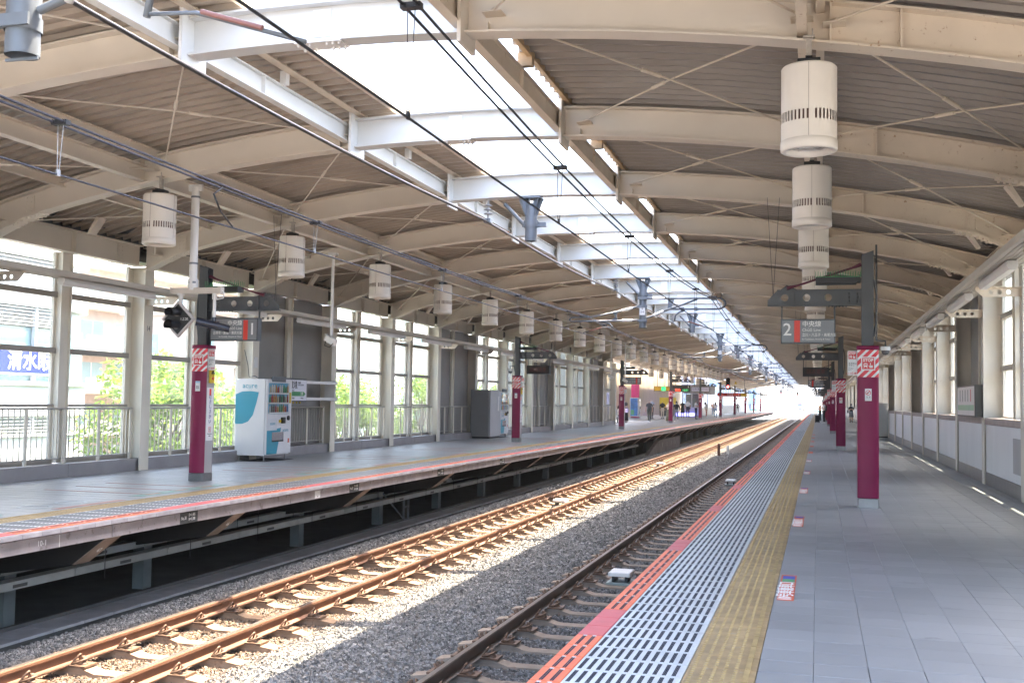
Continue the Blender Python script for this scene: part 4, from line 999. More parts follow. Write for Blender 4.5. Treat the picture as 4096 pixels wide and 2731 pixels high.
# small jumper loop near the first left span
tag(MB().tube([(-1.86, 11.2, 3.92), (-1.80, 10.9, 3.78), (-1.83, 11.1, 3.62), (-1.9, 11.5, 3.5)], .012, 6).build('jumper_wire', wirem), 'short curved jumper between left messenger and contact wires', 'wire')
# ================================================================== vending machines
vwhite = M('vending_white', (.68, .68, .70), .3, var=.03); teal = M('vending_teal', (.035, .30, .42), .35, var=.05); vblue = M('display_back_blue', (.12, .42, .62), .4, var=.2, vs=14)
capcols = [M('drink_%d' % i, c, .35, var=.1) for i, c in enumerate([(.62,.28,.05),(.10,.30,.12),(.55,.06,.05),(.50,.45,.30),(.08,.22,.50),(.70,.66,.58),(.45,.30,.05),(.13,.10,.08)])]
bottle = MB().lathe([(.0005,0),(.033,0),(.033,.12),(.03,.14),(.014,.175),(.014,.195),(.0005,.196)], 10).mesh('drink_bottle')
def vending(x, y, w, d, h, label, full=True):
    """stands with its back to the wall and its front towards the track (+X)"""
    t = thing('vending_machine', label, 'vending machine', (x, y, 0), group='drink machines on the left platform')
    z0 = .13
    bd = MB().bbox(-d, -.03, 0, w, z0, h, .012).build('cabinet', vwhite, t)
    dr = MB().bbox(-.028, .02, .012, w-.012, z0+.03, h-.02, .008).build('door', vwhite, t)
    for a in (-d+.08, -.08):
        for b in (.1, w-.1): MB().tube([(a,b,0), (a,b,z0)], .018, 8).tube([(a,b,0), (a,b,.012)], .05, 10).build('foot', stain, t)
    MB().box(-d-.05, .05, -.06, w+.1, .0, .006).build('floor_mat', M('rubber_mat', (.06, .065, .07), .8), t)
    zb_, zt_ = h-.78, h-.09
    case = MB().box(.0205, .0225, .07, w-.2, zb_-.02, zt_).build('display_back', vblue, dr)
    MB().box(.050, .054, .06, w-.19, zb_-.03, zt_+.01).build('display_glass', glass('display_glass', (.95, .97, .98), .1), dr)
    for q in (0, 1, 2):
        zz = zb_+.02+q*.225
        MB().bbox(.023, .05, .07, w-.2, zz-.035, zz-.002, .003).build('button_strip', whitem, dr)
        n = 10
        for i in range(n):
            b = obj('drink_bottle', bottle.copy(), None, dr, (.036, .07+(w-.27)*(i+.5)/n, zz)); b.data.materials.append(random.choice(capcols)); b.scale = (.38, 1.15 if i % 3 else .95, .95 if i % 4 else .75)
    MB().bbox(.0, .045, w*.18, w*.70, h-.06, h+.07, .01).build('top_sign', M('top_sign_grey', (.11, .12, .135), .4), t)
    # lower door: poster, card reader, coin unit, outlet
    MB().prism([(.03,.16),(w*.42,.16),(w*.58,.76),(w*.03+.03,.70),(.03,.70)], 'x', .0205, .0225).build('teal_field', teal, dr)
    MB().bbox(.0225, .03, .06, w*.40, .70, .98, .002).build('poster', M('poster_white', (.60, .62, .65), .4), dr); text('lettering', 'acure', .11, teal, dr, (.0315, w*.23, .86), (math.pi/2, 0, math.pi/2))
    if full: text('lettering', 'acure', .13, teal, dr, (.0225, w*.76, .70), (math.pi/2, 0, math.pi/2))
    MB().box(.0208, .024, w*.22, w*.68, .46, .66).build('outlet', M('outlet_chrome', (.55, .57, .62), .15, .8), dr); MB().box(.0225, .028, w*.22, w*.68, .435, .47).build('outlet_lip', blackm, dr)
    MB().bbox(.0208, .075, w*.56, w*.68, .86, 1.0, .006).build('card_reader', blackm, dr); MB().bbox(.0208, .04, w*.48, w*.55, .88, .94, .004).build('payment_label', yelbox, dr); MB().lathe([(.055,.0208),(.055,.05),(.0005,.055)], 18, 'x', (0, w*.85, .98)).build('coin_slot', blackm, dr)
    MB().box(.0208, .0245, w*.88, w*.96, h-.55, h-.30).build('yellow_label', yelbox, dr); MB().box(.0208, .0245, w*.86, w*.92, .40, .50).build('orange_label', stick, dr)
    return t
t = vending(-7.28, 22.36, 1.22, .78, 1.88, 'white drink vending machine with teal leaf on its side, nearest on left platform')
# teal leaf and lettering on the side facing the camera
lf = [(-.78,1.52),(-.62,1.585),(-.40,1.60),(-.19,1.575),(-.24,1.35),(-.33,1.05),(-.45,.90),(-.6,.845),(-.78,.84)]
MB().prism(lf, 'y', -.003, -.0005).build('teal_leaf', teal, t); text('lettering', 'acure', .17, teal, t, (-.42, -.003, 1.72), bold=.001); text('lettering', 'アキュア', .03, teal, t, (-.42, -.003, 1.645))
MB().tube([(-.3,.2,1.885), (-.45,.25,1.95), (-.62,.3,1.92), (-.66,.3,2.2), (-.70,.2,2.55)], .008, 6).build('power_cable', blackm, t)
tag(MB().bbox(-7.965, -7.90, 22.9, 23.05, 2.15, 2.40, .006).build('junction_box', whitem), 'small white junction box on wall post above vending machine', 'junction box')
t = vending(-7.28, 41.3, 1.15, .76, 1.85, 'white drink vending machine behind the second left column', False)
t = thing('steel_cabinet', 'grey steel cabinet standing beside the farther vending machine', 'cabinet', (-7.28, 39.9, 0))
MB().bbox(-.78, -.06, 0, 1.38, .06, 1.86, .01).build('body', M('cabinet_grey', (.27, .275, .285), .4, .2, var=.05), t); MB().bbox(-.058, .02, .01, 1.37, .08, 1.85, .01).build('door', M('cabinet_door_grey', (.42, .43, .46), .35, .2, var=.05), t); MB().bbox(.022, .034, .95, 1.15, 1.05, 1.62, .01).build('handle_plate', whitem, t)
MB().box(-.74, -.02, .05, 1.3, 0, .06).build('plinth', blackm, t)
# ================================================================== station name board
t = thing('station_name_board', 'white station name board with green arrow behind nearest vending machine', 'sign', (-7.62, 23.35, 0))
bd = MB().bbox(-.09, 0, 0, 1.72, 1.36, 1.94, .008).build('case', signd, t)
MB().box(.0005, .003, .02, 1.70, 1.39, 1.90).build('face', M('name_face', (.70, .70, .76), .35, var=.02), bd)
text('lettering', '武蔵境', .20, inkk, bd, (.004, .90, 1.76), (math.pi/2, 0, math.pi/2), bold=.002)
text('lettering', '武藏境\n무사시 사카이', .055, inkk, bd, (.004, 1.22, 1.80), (math.pi/2, 0, math.pi/2), align='LEFT')
text('lettering', 'むさしさかい', .06, inkk, bd, (.004, .86, 1.635), (math.pi/2, 0, math.pi/2))
MB().prism([(.02,1.50),(1.55,1.50),(1.65,1.555),(1.55,1.61),(.02,1.61)], 'x', .0032, .0045).build('green_band', M('band_green', (.07, .30, .12), .4), bd); MB().box(.0034, .005, .78, .88, 1.50, 1.61).build('red_block', signred, bd)
text('lettering', '三鷹', .085, inkw, bd, (.0055, 1.42, 1.555), (math.pi/2, 0, math.pi/2)); text('lettering', 'Musashi-Sakai', .07, inkk, bd, (.004, .86, 1.45), (math.pi/2, 0, math.pi/2)); text('lettering', 'Mitaka', .055, inkk, bd, (.004, 1.46, 1.45), (math.pi/2, 0, math.pi/2))
for z in (1.40, 1.82): MB().bbox(-.06, -.02, 1.725, 3.6, z, z+.07, .004).build('support_bar', whitem, t)
for i in range(4): MB().lathe([(.02,0),(.02,-.04),(.0005,-.045)], 10, c=(-.04, .9+.18*i, 1.36)).build('lamp_socket', yelbox, bd)
for yy in (.0, 3.55):
    if yy: MB().box(-.36, -.06, 3.50, 3.56, 1.38, 1.92).build('wall_bracket', whitem, t)
# ================================================================== right wall items
t = thing('advert_box', 'white faced sign box with dark sides on the right wall sill', 'sign', (7.80, 22.95, 0))
MB().bbox(-.02, .16, 0, 2.75, 1.29, 1.93, .01).build('case', M('advert_case', (.05, .05, .05), .4), t); fc = MB().box(-.0235, -.0195, .03, 2.72, 1.32, 1.90).build('face', M('advert_face', (.62, .62, .62), .35, var=.04), t)
MB().box(.0, .14, -.004, .0, 1.31, 1.91).build('end_face', M('advert_case', (.05,.05,.05)), t)
MB().box(-.0255, -.0232, .1, 2.6, 1.42, 1.53).build('green_band', M('pale_green_print', (.28, .50, .33), .4), fc)
for i in range(5): MB().box(-.0255, -.0232, .5+.42*i, .62+.42*i, 1.60, 1.84).build('print_column', M('print_red' if i == 0 else 'print_grey', (.6, .1, .12) if i == 0 else (.25, .25, .27), .4), fc)
t = thing('wall_hatch', 'small grey service hatch in right wall near the frame edge', 'hatch', (7.955, 18.95, 0))
MB().bbox(-.006, .008, 0, .75, .40, .98, .004).build('hatch_door', silver, t)
t = thing('steel_partition', 'pale steel cabinet standing by the right wall beyond the third column', 'cabinet', (7.45, 53.6, 0))
MB().bbox(0, .5, 0, 3.0, .05, 1.62, .012).build('body', M('partition_steel', (.45, .47, .48), .35, .3, var=.08), t); MB().box(.02, .48, .02, 2.9, 0, .05).build('plinth', blackm, t)
for q in (1.0, 2.0): MB().box(.24, .26, q, q+.004, .08, 1.6).build('door_gap', blackm, t)
# ================================================================== trackside items
def beacon(x, y, z, label):
    t = thing('track_beacon', label, 'track beacon', (x, y, z), group='white beacons between the rails')
    MB().bbox(-.17, .17, -.22, .22, .13, .19, .012).build('cover', whitem, t); MB().bbox(-.2, .2, -.24, .24, 0, .035, .006).build('base_frame', M('beacon_green_grey', (.25, .31, .30), .5), t)
    for a in (-.1, .1): MB().box(a-.02, a+.02, -.16, .16, .035, .13).build('support', blackm, t)
beacon(1.92, 16.75, -1.30, 'white beacon box between the right rails beside the platform edge')
beacon(-1.72, 28.2, -1.30, 'white beacon box between the left rails, nearer one in sunlight'); beacon(-1.72, 47., -1.30, 'white beacon box between the left rails, farther one in sunlight'); beacon(1.95, 38, -1.30, 'white beacon box between the right rails, farther along')
tag(MB().bbox(-.26, -.13, 57.8, 57.93, -1.3, -.62, .01).build('marker_post', M('post_brown', (.11, .05, .04), .6)), 'dark brown marker post between the two tracks', 'post')
tag(MB().bbox(.06, .19, 59.6, 59.73, -1.3, -.78, .01).build('marker_post', whitem), 'short white marker post between the two tracks', 'post')
t = thing('ladder_stand', 'grey steel ladder stand under left platform beside the walkway', 'ladder', (-4.75, 24.6, -1.45))
MB().box(-.02, .02, -.02, .02, 0, .62).box(-.02, .02, .28, .32, 0, .62).build('upright', galv, t)
for z in (.0, .3, .58): MB().box(-.018, .018, .02, .28, z, z+.04).build('rung', galv, t)
MB().tube([(0,0,.05), (.0,-1.3,.75)], .025, 4).build('brace', galv, t)
t = thing('refuge_block', 'low pink-grey concrete wall beside left track under far platform', 'wall', (-4.2, 60, -1.5))
m = MB(); m.prism([(0,0),(14,0),(14,.75),(4,.75),(0,.1)], 'x', -.2, 0); fixn(m.build('block', M('pinkish_concrete', (.34, .30, .29), .85, var=.2), t))
for i in range(4): MB().box(.0005, .003, 5.5+2*i, 5.56+2*i, .3, .55).build('chalk_mark', inkw, t)
for i, (y, tx) in enumerate(((13.0, 'No.38'), (18.4, 'No.37'), (23.1, 'No.36'), (28, 'No.35'))):
    q = thing('edge_number_plate', 'black plate reading %s on left platform fascia, %s along' % (tx, ORD[i]), 'plate', (-3.284, y-.25, -.222), group='distance plates on the fascia')
    MB().box(0, .004, 0, .42, .0, .15).build('plate', M('plate_black', (.045, .05, .052), .6), q)
    text('lettering', tx, .065, inkw, q, (.0055, .02, .07), (math.pi/2, 0, math.pi/2), align='LEFT', sx=.75); text('lettering', 'D=1,485\nH=1,100', .055, inkw, q, (.0055, .20, .075), (math.pi/2, 0, math.pi/2), align='LEFT', sx=.8)
q = thing('edge_number_plate', 'small white plate with black arrow on left platform fascia', 'plate', (-3.284, 16.75, -.21)); MB().box(0, .004, 0, .2, 0, .12).build('plate', signw, q); MB().prism([(.08,.035),(.12,.035),(.10,.012)], 'x', .0042, .006).build('arrow', inkk, q)
for y, tx in ((10.1, '10-1'),): 
    q = thing('chalk_mark', 'white chalk writing 10-1 on left platform fascia', 'marking', (-3.2885, y, -.15)); text('lettering', tx, .085, inkw, q, (0, 0, 0), (math.pi/2, 0, math.pi/2)); MB().box(-.0015, .0, .28, .287, -.075, .06).build('chalk_line', inkw, q)
for y, tx in ((11.37, '47'), (14.33, '46')):
    q = thing('chalk_mark', 'white chalk number %s on %s slanted bracket under left platform' % (tx, 'nearest' if tx == '47' else 'second'), 'marking', (-3.51, y, -.385)); text('lettering', tx, .09, inkw, q, (.012, 0, -.012), (math.pi/2+math.radians(40), 0, math.pi/2))
# queue markings on the left platform floor
qo = M('queue_orange', (.45, .25, .20), .6, var=.2, vs=8); qg = M('queue_green', (.22, .36, .31), .6, var=.2, vs=8); qw = M('queue_white', (.42, .46, .48), .6, var=.2)
for i in range(8):
    y = 9.0+5.2*i
    t = thing('queue_marking', 'orange and green queue marking on left platform floor, %s from the camera' % ORD[i], 'floor marking', (0, y, .004), group='queue markings on the left platform')
    for j in range(3): MB().box(-6.6, -4.85, j*.75, j*.75+.05, -.0025, 0).build('queue_line', qo, t)
    m = MB(); m.box(-4.85, -4.62, -.35, 2.05, -.0025, 0); m.build('green_patch', qg, t)
    for j in range(3): MB().box(-4.78, -4.69, -.1+.75*j, .25+.75*j, .0005, .0015).build('orange_patch', qo, t); MB().box(-4.75, -4.72, .3+.75*j, .5+.75*j, .0005, .0015).build('white_patch', qw, t)
    m = MB(); m.prism(circ(-4.95, 3.0, .22, 20), 'z', -.002, 0, 0, [circ(-4.95, 3.0, .17, 20)]); m.prism(circ(-4.95, 3.7, .22, 20), 'z', -.002, 0, 0, [circ(-4.95, 3.7, .17, 20)]); fixn(m.build('ring', qw, t))
    MB().box(-4.62, -4.5, 2.9, 4.3, -.0025, 0).build('orange_bar', qo, t)
# ================================================================== town outside
bwhite = M('facade_white', (.72, .73, .74), .5, var=.04); bglass = M('facade_glass', (.30, .42, .44), .08, .0, var=.2, vs=.4); bpink = M('facade_brick_pink', (.55, .42, .36), .7, var=.12, vs=2); bcream = M('facade_cream', (.62, .60, .55), .6, var=.05); bgrey = M('facade_grey', (.40, .42, .44), .6, var=.06); louv = M('louvre_grey', (.48, .51, .54), .4, .2, var=.05)
def curved(x, y0, y1, r, z0, z1, d=.0, n=10):
    """plan outline of the rounded office block: straight front on plane x, rounded at its far end"""
    pts = [(x-d, y0), (x-d, y1)]
    for i in range(1, n+1):
        a = math.pi/2*i/n; pts.append((x-r+(r-d)*math.cos(a), y1+(r-d)*math.sin(a)))
    pts += [(x-16, y1+r-d), (x-16, y0)]
    return pts
t = thing('office_building', 'white office block with rounded glass corner and blue sign seen through left windows', 'building', (0, 0, 0))
def band(nm, z0, z1, mt, d=0., par=None): return fixn(MB().prism(curved(-22, 8, 34.4, 2.9, z0, z1, d), 'z', z0, z1).build(nm, mt, par or t))
for z0, z1 in ((-9, -3.4), (-2.7, -.05), (.66, 1.74), (4.53, 5.85), (6.28, 8.0), (8.7, 10.0), (10.7, 14)): band('wall_band', z0, z1, bwhite)
for z0, z1 in ((1.874, 3.81),): band('glazing', z0, z1, bglass, .25)
for z0, z1 in ((-3.4, -2.7), (-.05, .66), (3.81, 4.53), (5.85, 6.28), (8.0, 8.7), (10.0, 10.7)):
    l = band('louvre_back', z0+.002, z1-.002, louv, .30)
    n = max(3, int((z1-z0)/.11))
    for i in range(n): z = z0+(z1-z0)*(i+.25)/n; MB().box(-22.28, -22.1, 8, 34.4, z, z+.045).build('louvre_slat', whitem, l)
band('ledge', 1.74, 1.874, bwhite, -.18); band('ledge', -.06, -.049, bwhite, -.1)
for y in (9.1, 12.7, 16.2, 19.8, 23.3, 26.9, 29.1, 32.66, 34.44): MB().box(-22.2, -22.05, y-.06, y+.06, -.05, 4.53).build('mullion', M('mullion_grey', (.5, .5, .52), .4), t)
for i in range(1, 8):
    a = math.pi/2*i/8; MB().tube([(-24.9+2.72*math.cos(a), 34.4+2.72*math.sin(a), 1.88), (-24.9+2.72*math.cos(a), 34.4+2.72*math.sin(a), 3.8)], .035, 6).build('corner_mullion', MATS['mullion_grey'], t)
rr = [(-22+.5, 8, 6.95), (-21.5, 34.4, 6.95)]+[(-24.9+3.4*math.cos(a), 34.4+3.4*math.sin(a), 6.95) for a in [math.pi/2*i/8 for i in range(1, 9)]]
MB().tube(rr, .11, 8).build('balcony_rail', bwhite, t)
sg = MB().box(-22.06, -22.0, 30.2, 34.38, 2.10, 2.96).build('shop_sign', M('clinic_sign_blue', (.02, .035, .27), .4, var=.03), t)
text('lettering', '清水眼科', .74, inkw, sg, (-21.99, 32.7, 2.56), (math.pi/2, 0, math.pi/2), sp=1.02, bold=.012); MB().box(-22.04, -21.995, 30.2, 34.38, 2.10, 2.16).build('sign_stripe', inkw, sg)
def block(name, label, x0, x1, y0, y1, z1, mt, cols, rows, wc=bglass, zs=2.9, face='x', ac=False, balc=False, z0=-9):
    t = thing(name, label, 'building', (x1, y0, z0))
    W, D, H = y1-y0, x1-x0, z1-z0
    MB().box(-D, 0, 0, W, 0, H).build('wall', mt, t); MB().box(-D-.15, .15, -.15, W+.15, H, H+.35).build('parapet', mt, t)
    for r in range(rows):
        zc = H-1.9-zs*r
        if zc < 1: break
        for c in range(cols):
            yc = W*(c+.5)/cols; ww = W/cols*.32
            w_ = MB().box(-.02, .012, yc-ww, yc+ww, zc-.75, zc+.75).build('window', wc, t); MB().box(.012, .03, yc-.03, yc+.03, zc-.75, zc+.75).build('frame', whitem, w_)
            if ac and (r+c) % 2 == 0:
                MB().bbox(.10, .45, yc-ww-.1, yc-ww+.75, zc-1.25, zc-.65, .02).build('air_conditioner', whitem, t)
        if balc: MB().box(.0, 1.1, 0, W, zc-1.42, zc-1.30).box(1.04, 1.1, 0, W, zc-1.30, zc-.35).build('balcony', balc, t)
    # gable facing the camera
    for r in range(rows):
        zc = H-1.9-zs*r
        if zc < 1: break
        for c in range(max(2, int(D/4))): xc = -D*(c+.5)/max(2, int(D/4)); MB().box(xc-.6, xc+.6, -.03, .0, zc-.7, zc+.7).build('window', wc, t)
    return t
block('apartment_house', 'pink brick apartment house with balconies behind the office block', -60, -44, 63, 86, 13.5, bpink, 6, 7, ac=True, balc=bcream)
block('white_building', 'white building with tall windows behind the middle left windows', -52, -38, 92, 112, 15, bwhite, 4, 7)
block('cream_building', 'cream building with red shop front behind the left windows', -45, -33, 116, 135, 10, bcream, 5, 6)
block('grey_building', 'tall grey building far behind the left windows', -75, -55, 100, 140, 22, bgrey, 8, 10)
block('white_tower', 'white apartment tower beyond the far left windows', -42, -28, 150, 185, 18, bwhite, 8, 8, balc=bwhite)
block('brick_house', 'small brick house between office block and apartments', -38, -30, 60, 74, 6.5, bpink, 4, 4, balc=bcream)
t = tag(MB().box(-32.7, -32.4, 117, 134, -.5, .9).build('shop_front', M('shop_red', (.60, .05, .08), .5)), 'red shop front band on the cream building', 'shop front')
block('glass_tower', 'blue glass tower in the haze beyond the platform end', -26, -12.5, 320, 345, 13.5, M('tower_blue', (.20, .33, .50), .3, var=.1), 7, 7)
block('pale_tower', 'pale lavender tower left of the blue tower in the haze', -46, -29, 330, 350, 12, M('tower_lavender', (.45, .45, .58), .5, var=.05), 6, 7)
block('white_low_building', 'low white building beyond the platform end', -24, -14, 250, 290, 3.5, bwhite, 6, 4)
block('right_building', 'pale building seen through the right hand windows', 24, 40, 15, 60, 9, bcream, 8, 5)
block('right_tower', 'white tower seen through the far right hand windows', 26, 44, 75, 130, 16, bwhite, 9, 8)
# trees
leafm = [M('leaf_%d' % i, c, .5, var=.35, vs=3) for i, c in enumerate([(.10, .17, .035), (.14, .22, .045), (.075, .135, .03)])]
for m_ in leafm:                                   # thin leaves let light through
    n_ = m_.node_tree; b = n_.nodes['Principled BSDF']; o_ = n_.nodes['Material Output']; tl_ = n_.nodes.new('ShaderNodeBsdfTranslucent'); mx_ = n_.nodes.new('ShaderNodeMixShader')
    tl_.inputs[0].default_value = (.24, .36, .06, 1); mx_.inputs[0].default_value = .45
    n_.links.new(b.outputs[0], mx_.inputs[1]); n_.links.new(tl_.outputs[0], mx_.inputs[2]); n_.links.new(mx_.outputs[0], o_.inputs[0])
trunkm = M('bark', (.12, .09, .07), .9, var=.25, vs=8, bump=.4)
def tree_mesh(seed, h, r, n):
    rnd = random.Random(seed); tm = MB(); cr = MB()
    tm.tube([(0,0,0), (.1,.05,h*.35), (0,.1,h*.7), (.05,0,h*.92)], [.26, .2, .12, .03], 8)
    cl = []
    for i in range(26):
        a = rnd.uniform(0, 6.28); zz = rnd.uniform(.38, 1.0); rad = r*math.sin(math.pi*min(1, (1.08-zz)/.72))**.7*rnd.uniform(.35, 1)
        c = Vector((rad*math.cos(a), rad*math.sin(a), h*zz)); cl.append((c, rnd.uniform(.55, 1.0)*r*.42))
        tm.tube([(0, 0, h*zz*.7), (c.x*.5, c.y*.5, h*zz*.88), tuple(c)], [.06, .04, .012], 5)
    for i in range(n):
        c, cr_ = rnd.choice(cl); d = Vector((rnd.gauss(0,1), rnd.gauss(0,1), rnd.gauss(0,1))).normalized()*cr_*rnd.random()**.4; p = c+d
        u = Vector((rnd.gauss(0,1), rnd.gauss(0,1), rnd.gauss(0,.6))).normalized(); v = u.cross(Vector((rnd.gauss(0,1), rnd.gauss(0,1), rnd.gauss(0,1)))).normalized()
        s = rnd.uniform(.05, .11)
        cr.add([p-u*s*1.5, p-v*s*.6, p+u*s*1.5, p+v*s*.6], [(0,1,2,3)], rnd.choice((0, 0, 1, 1, 2)))
    a, b = tm.mesh('trunk'), cr.mesh('crown'); a.materials.append(trunkm)
    for m_ in leafm: b.materials.append(m_)
    return a, b
tms = [tree_mesh(1, 11.7, 2.6, 9000), tree_mesh(2, 12.0, 3.1, 9000), tree_mesh(3, 10.8, 2.4, 8000)]
TL = ['beside the rounded office corner', 'left of the nearest left column', 'right of the nearest left column', 'behind the first vending machine', 'behind the middle window pair, left one', 'behind the middle window pair, right one', 'beyond the second grey bay', 'beyond the second left column', 'beyond the farther vending machine', 'near the end of the glazed wall', 'low beside the office wall', 'far behind the window wall']
for i, (x, y, k, dz, sc_) in enumerate(((-16.5, 31.6, 0, -.1, 1), (-17.5, 35.2, 1, -.5, 1), (-16.8, 39.0, 2, .8, 1), (-18, 43, 0, .4, 1), (-18.0, 49.0, 1, -.6, 1), (-19.5, 53.5, 2, .2, 1), (-21, 60, 0, -1.0, 1), (-22, 72, 1, 0, 1), (-22, 80, 2, .6, 1), (-24, 92, 0, .3, 1), (-19.2, 36.6, 2, -2.2, 1), (-24, 104, 1, .3, 1))):
    t = thing('street_tree', 'bright green leafy tree outside, %s' % TL[i], 'tree', (x, y, -9+dz-.2 if dz < 0 else -9.05), rz=i*1.3, group='street trees outside the left windows')
    obj('trunk', tms[k][0], None, t); obj('crown', tms[k][1], None, t)

# ================================================================== far part of the left platform
t = thing('concourse_wall', 'tall wall of cream vertical panels behind the far left platform', 'wall', (-13.6, 68, 0))
pm_ = M('cream_panel', (.70, .60, .47), .5, var=.08, vs=1); cp = MB(); NQ = 6
cp.add([(-.0+.12*math.sin(math.pi*i/NQ), .03+0.86*i/NQ, z) for z in (0, 5.25) for i in range(NQ+1)], [(i, NQ+1+i, NQ+2+i, i+1) for i in range(NQ)], 0, True); cpm = cp.mesh('wall_panel'); cpm.materials.append(pm_)
for i in range(76): obj('wall_panel', cpm, None, t, (0, 1.1*i, 0))
MB().box(-.06, -.04, 0, 84, 0, 1.0).build('dado', M('backing_beige', (.55, .50, .43), .7), t)
struct(MB().box(-14.4, -8.3, 66.1, 66.4, 0, 4.6).build('wall_return', oppan))
fac_ = M('kiosk_steel', (.50, .49, .47), .3, .4, var=.1)
t = thing('platform_kiosk', 'glazed grey steel kiosk standing on the far left platform', 'kiosk', (-10.6, 128, 0))
MB().box(0, 2.2, 0, 17, 0, .95).build('counter', fac_, t); MB().box(0, 2.3, -.05, 17.05, 2.6, 3.6).build('fascia', M('kiosk_fascia', (.30, .27, .24), .5), t)
for y in (0, 4.2, 8.5, 12.7, 16.9): MB().box(2.1, 2.2, y, y+.12, .95, 2.6).build('mullion', fac_, t)
for x in (0., 1.1, 2.1): MB().box(x, x+.1, 0, .1, .95, 2.6).build('mullion', fac_, t)
MB().box(.1, 2.1, .04, .06, .96, 2.59).build('pane', glass('kiosk_glass', (.75, .80, .80)), t); MB().box(.1, 1.9, 3, 3.1, .95, 2.5).build('back_wall', bgrey, t)
def band_sign(y, x0, x1, z0, z1, parts, label):
    t = thing('hanging_sign', label, 'sign', (0, y, 0)); MB().bbox(x0, x1, 0, .2, z0, z1, .01).build('case', signd, t)
    for a, b, mt in parts: MB().box(a, b, -.006, -.002, z0+.04, z1-.04).build('face', mt, t)
    for q in (x0+.3, x1-.3): MB().tube([(q, .1, z1), (q, .1, 4.5)], .03, 6).build('hanger', greyst, t)
    return t
M('sign_yellow', (.75, .45, .02), .4); M('led_green', (.02, .35, .10), .4, emit=.4); M('sign_lavender', (.62, .62, .74), .4)
t = band_sign(100, -9.8, -8.2, 2.5, 2.95, [(-9.75, -8.25, MATS['sign_yellow'])], 'yellow and green exit sign over far left platform')
MB().box(-9.1, -8.7, -.01, -.006, 2.55, 2.9).build('exit_field', MATS['led_green'], t)
t = band_sign(100, -8.1, -6.45, 2.45, 3.1, [(-8.05, -6.5, M('led_black', (.015, .015, .015), .3))], 'black led departure board over far left platform')
text('lettering', '東京', .26, M('led_red', (.8, .06, .03), .4, emit=.6), t, (-7.6, -.012, 2.62)); text('lettering', '12:01', .26, MATS['led_green'], t, (-6.9, -.012, 2.62)); text('number', '1', .3, inkw, t, (-6.65, -.012, 2.93))
t = band_sign(100, -6.4, -4.7, 2.5, 2.95, [(-6.35, -5.6, MATS['sign_lavender']), (-5.55, -4.75, MATS['sign_lavender'])], 'two lavender facility signs beside the led board')
text('lettering', '化粧室', .24, inkb, t, (-5.97, -.01, 2.73)); text('lettering', 'エレベーター ↑', .17, inkb, t, (-5.15, -.01, 2.73))
t = band_sign(140, -7.6, -3.9, 2.35, 2.8, [(-7.55, -4.7, signred), (-4.65, -3.95, MATS['sign_yellow'])], 'long red line sign over far left platform')
text('number', '1', .36, inkw, t, (-4.9, -.012, 2.57)); text('lettering', '中央線', .26, inkw, t, (-6.0, -.012, 2.57))
def signal(x, y, z, label, mast, s=1.):
    t = thing('railway_signal', label, 'signal', (x, y, z), group='red railway signals')
    m = MB(); m.prism([(.22*s*math.cos(a), (.40*s if math.sin(a) > 0 else -.40*s)+.22*s*math.sin(a)) for a in [2*math.pi*i/24 for i in range(24)]], 'y', 0, .06); m.build('backplate', blackm, t)
    for i in (-1, 0, 1):
        m = MB(); m.tube([(0, -.02, i*.33*s), (0, -.28, i*.33*s-.02)], .12*s, 14, cap=False); m.build('hood', blackm, t)
        MB().lathe([(.105*s,-.01),(.0005,-.03)], 16, 'y', (0, 0, i*.33*s)).build('lens', M('red_lamp', (1, .03, .03), .4, emit=14) if i == -1 else M('dark_lens', (.03, .03, .03), .2), t)
    MB().tube([(0, .08, mast[0]), (0, .08, mast[1])], .06, 8).build('mast', whitem, t)
    return t
signal(-4.35, 116, 3.56, 'red signal hung over the far left platform edge', (-.7, 1.1)); signal(-2.72, 232, 3.9, 'red signal on a mast left of the line beyond the platforms', (-5.4, .6)); signal(-.2, 275, 3.9, 'small red signal farther along between the lines', (-5.4, .6))
tag(MB().prism([(-3.72,3.5),(-3.4,3.5),(-3.56,3.82)], 'y', 116, 116.03).build('warning_plate', yelbox), 'yellow triangle plate beside the hanging red signal', 'plate')
t = thing('advert_pillar', 'pink poster pillar behind the blue vending machine', 'poster', (-11.83, 101.8, 0)); MB().box(-.37, .37, 0, .3, 0, 3.12).build('pillar', M('poster_pink', (.62, .03, .22), .4), t)
t = vending(-11.25, 100.2, 1.2, .8, 1.88, 'vending machine with blue picture on its side on far left platform', False); MB().box(-.74, -.06, -.004, -.0005, .2, 1.82).build('side_poster', M('poster_blue', (.06, .22, .62), .4, var=.5, vs=3), t); MB().box(-.70, -.40, -.007, -.0042, .28, .75).build('poster_patch', inkg, t)
t = thing('notice_board', 'glazed notice board on legs at the end of the window wall', 'notice board', (-8.9, 68.5, 0))
for y in (0, 2.6): MB().box(-.04, .04, y, y+.08, 0, 2.1).build('leg', silver, t)
MB().box(-.05, .05, .08, 2.6, .95, 2.05).build('case', silver, t); MB().box(.05, .056, .2, 1.2, 1.05, 1.95).build('poster', M('poster_grey', (.45, .45, .5), .4), t); MB().box(.05, .056, 1.3, 2.45, 1.05, 1.7).build('poster', signw, t)
t = thing('poster_board', 'dark framed blue poster panel behind the seated woman', 'poster', (-9.6, 75.2, 0)); MB().box(-.4, .4, 0, .12, 0, 2.2).build('frame', M('frame_brown', (.05, .04, .035), .5), t); MB().box(-.34, .34, -.006, -.001, .55, 2.1).build('poster', M('poster_lilac', (.26, .27, .48), .4, var=.3, vs=2), t)
t = thing('platform_bench', 'grey bench seat on the far left platform', 'bench', (-8.85, 75.9, 0)); MB().box(-.25, .25, 0, 1.6, .40, .46).build('seat', bgrey, t); MB().box(-.30, -.24, 0, 1.6, .5, .95).build('backrest', bgrey, t)
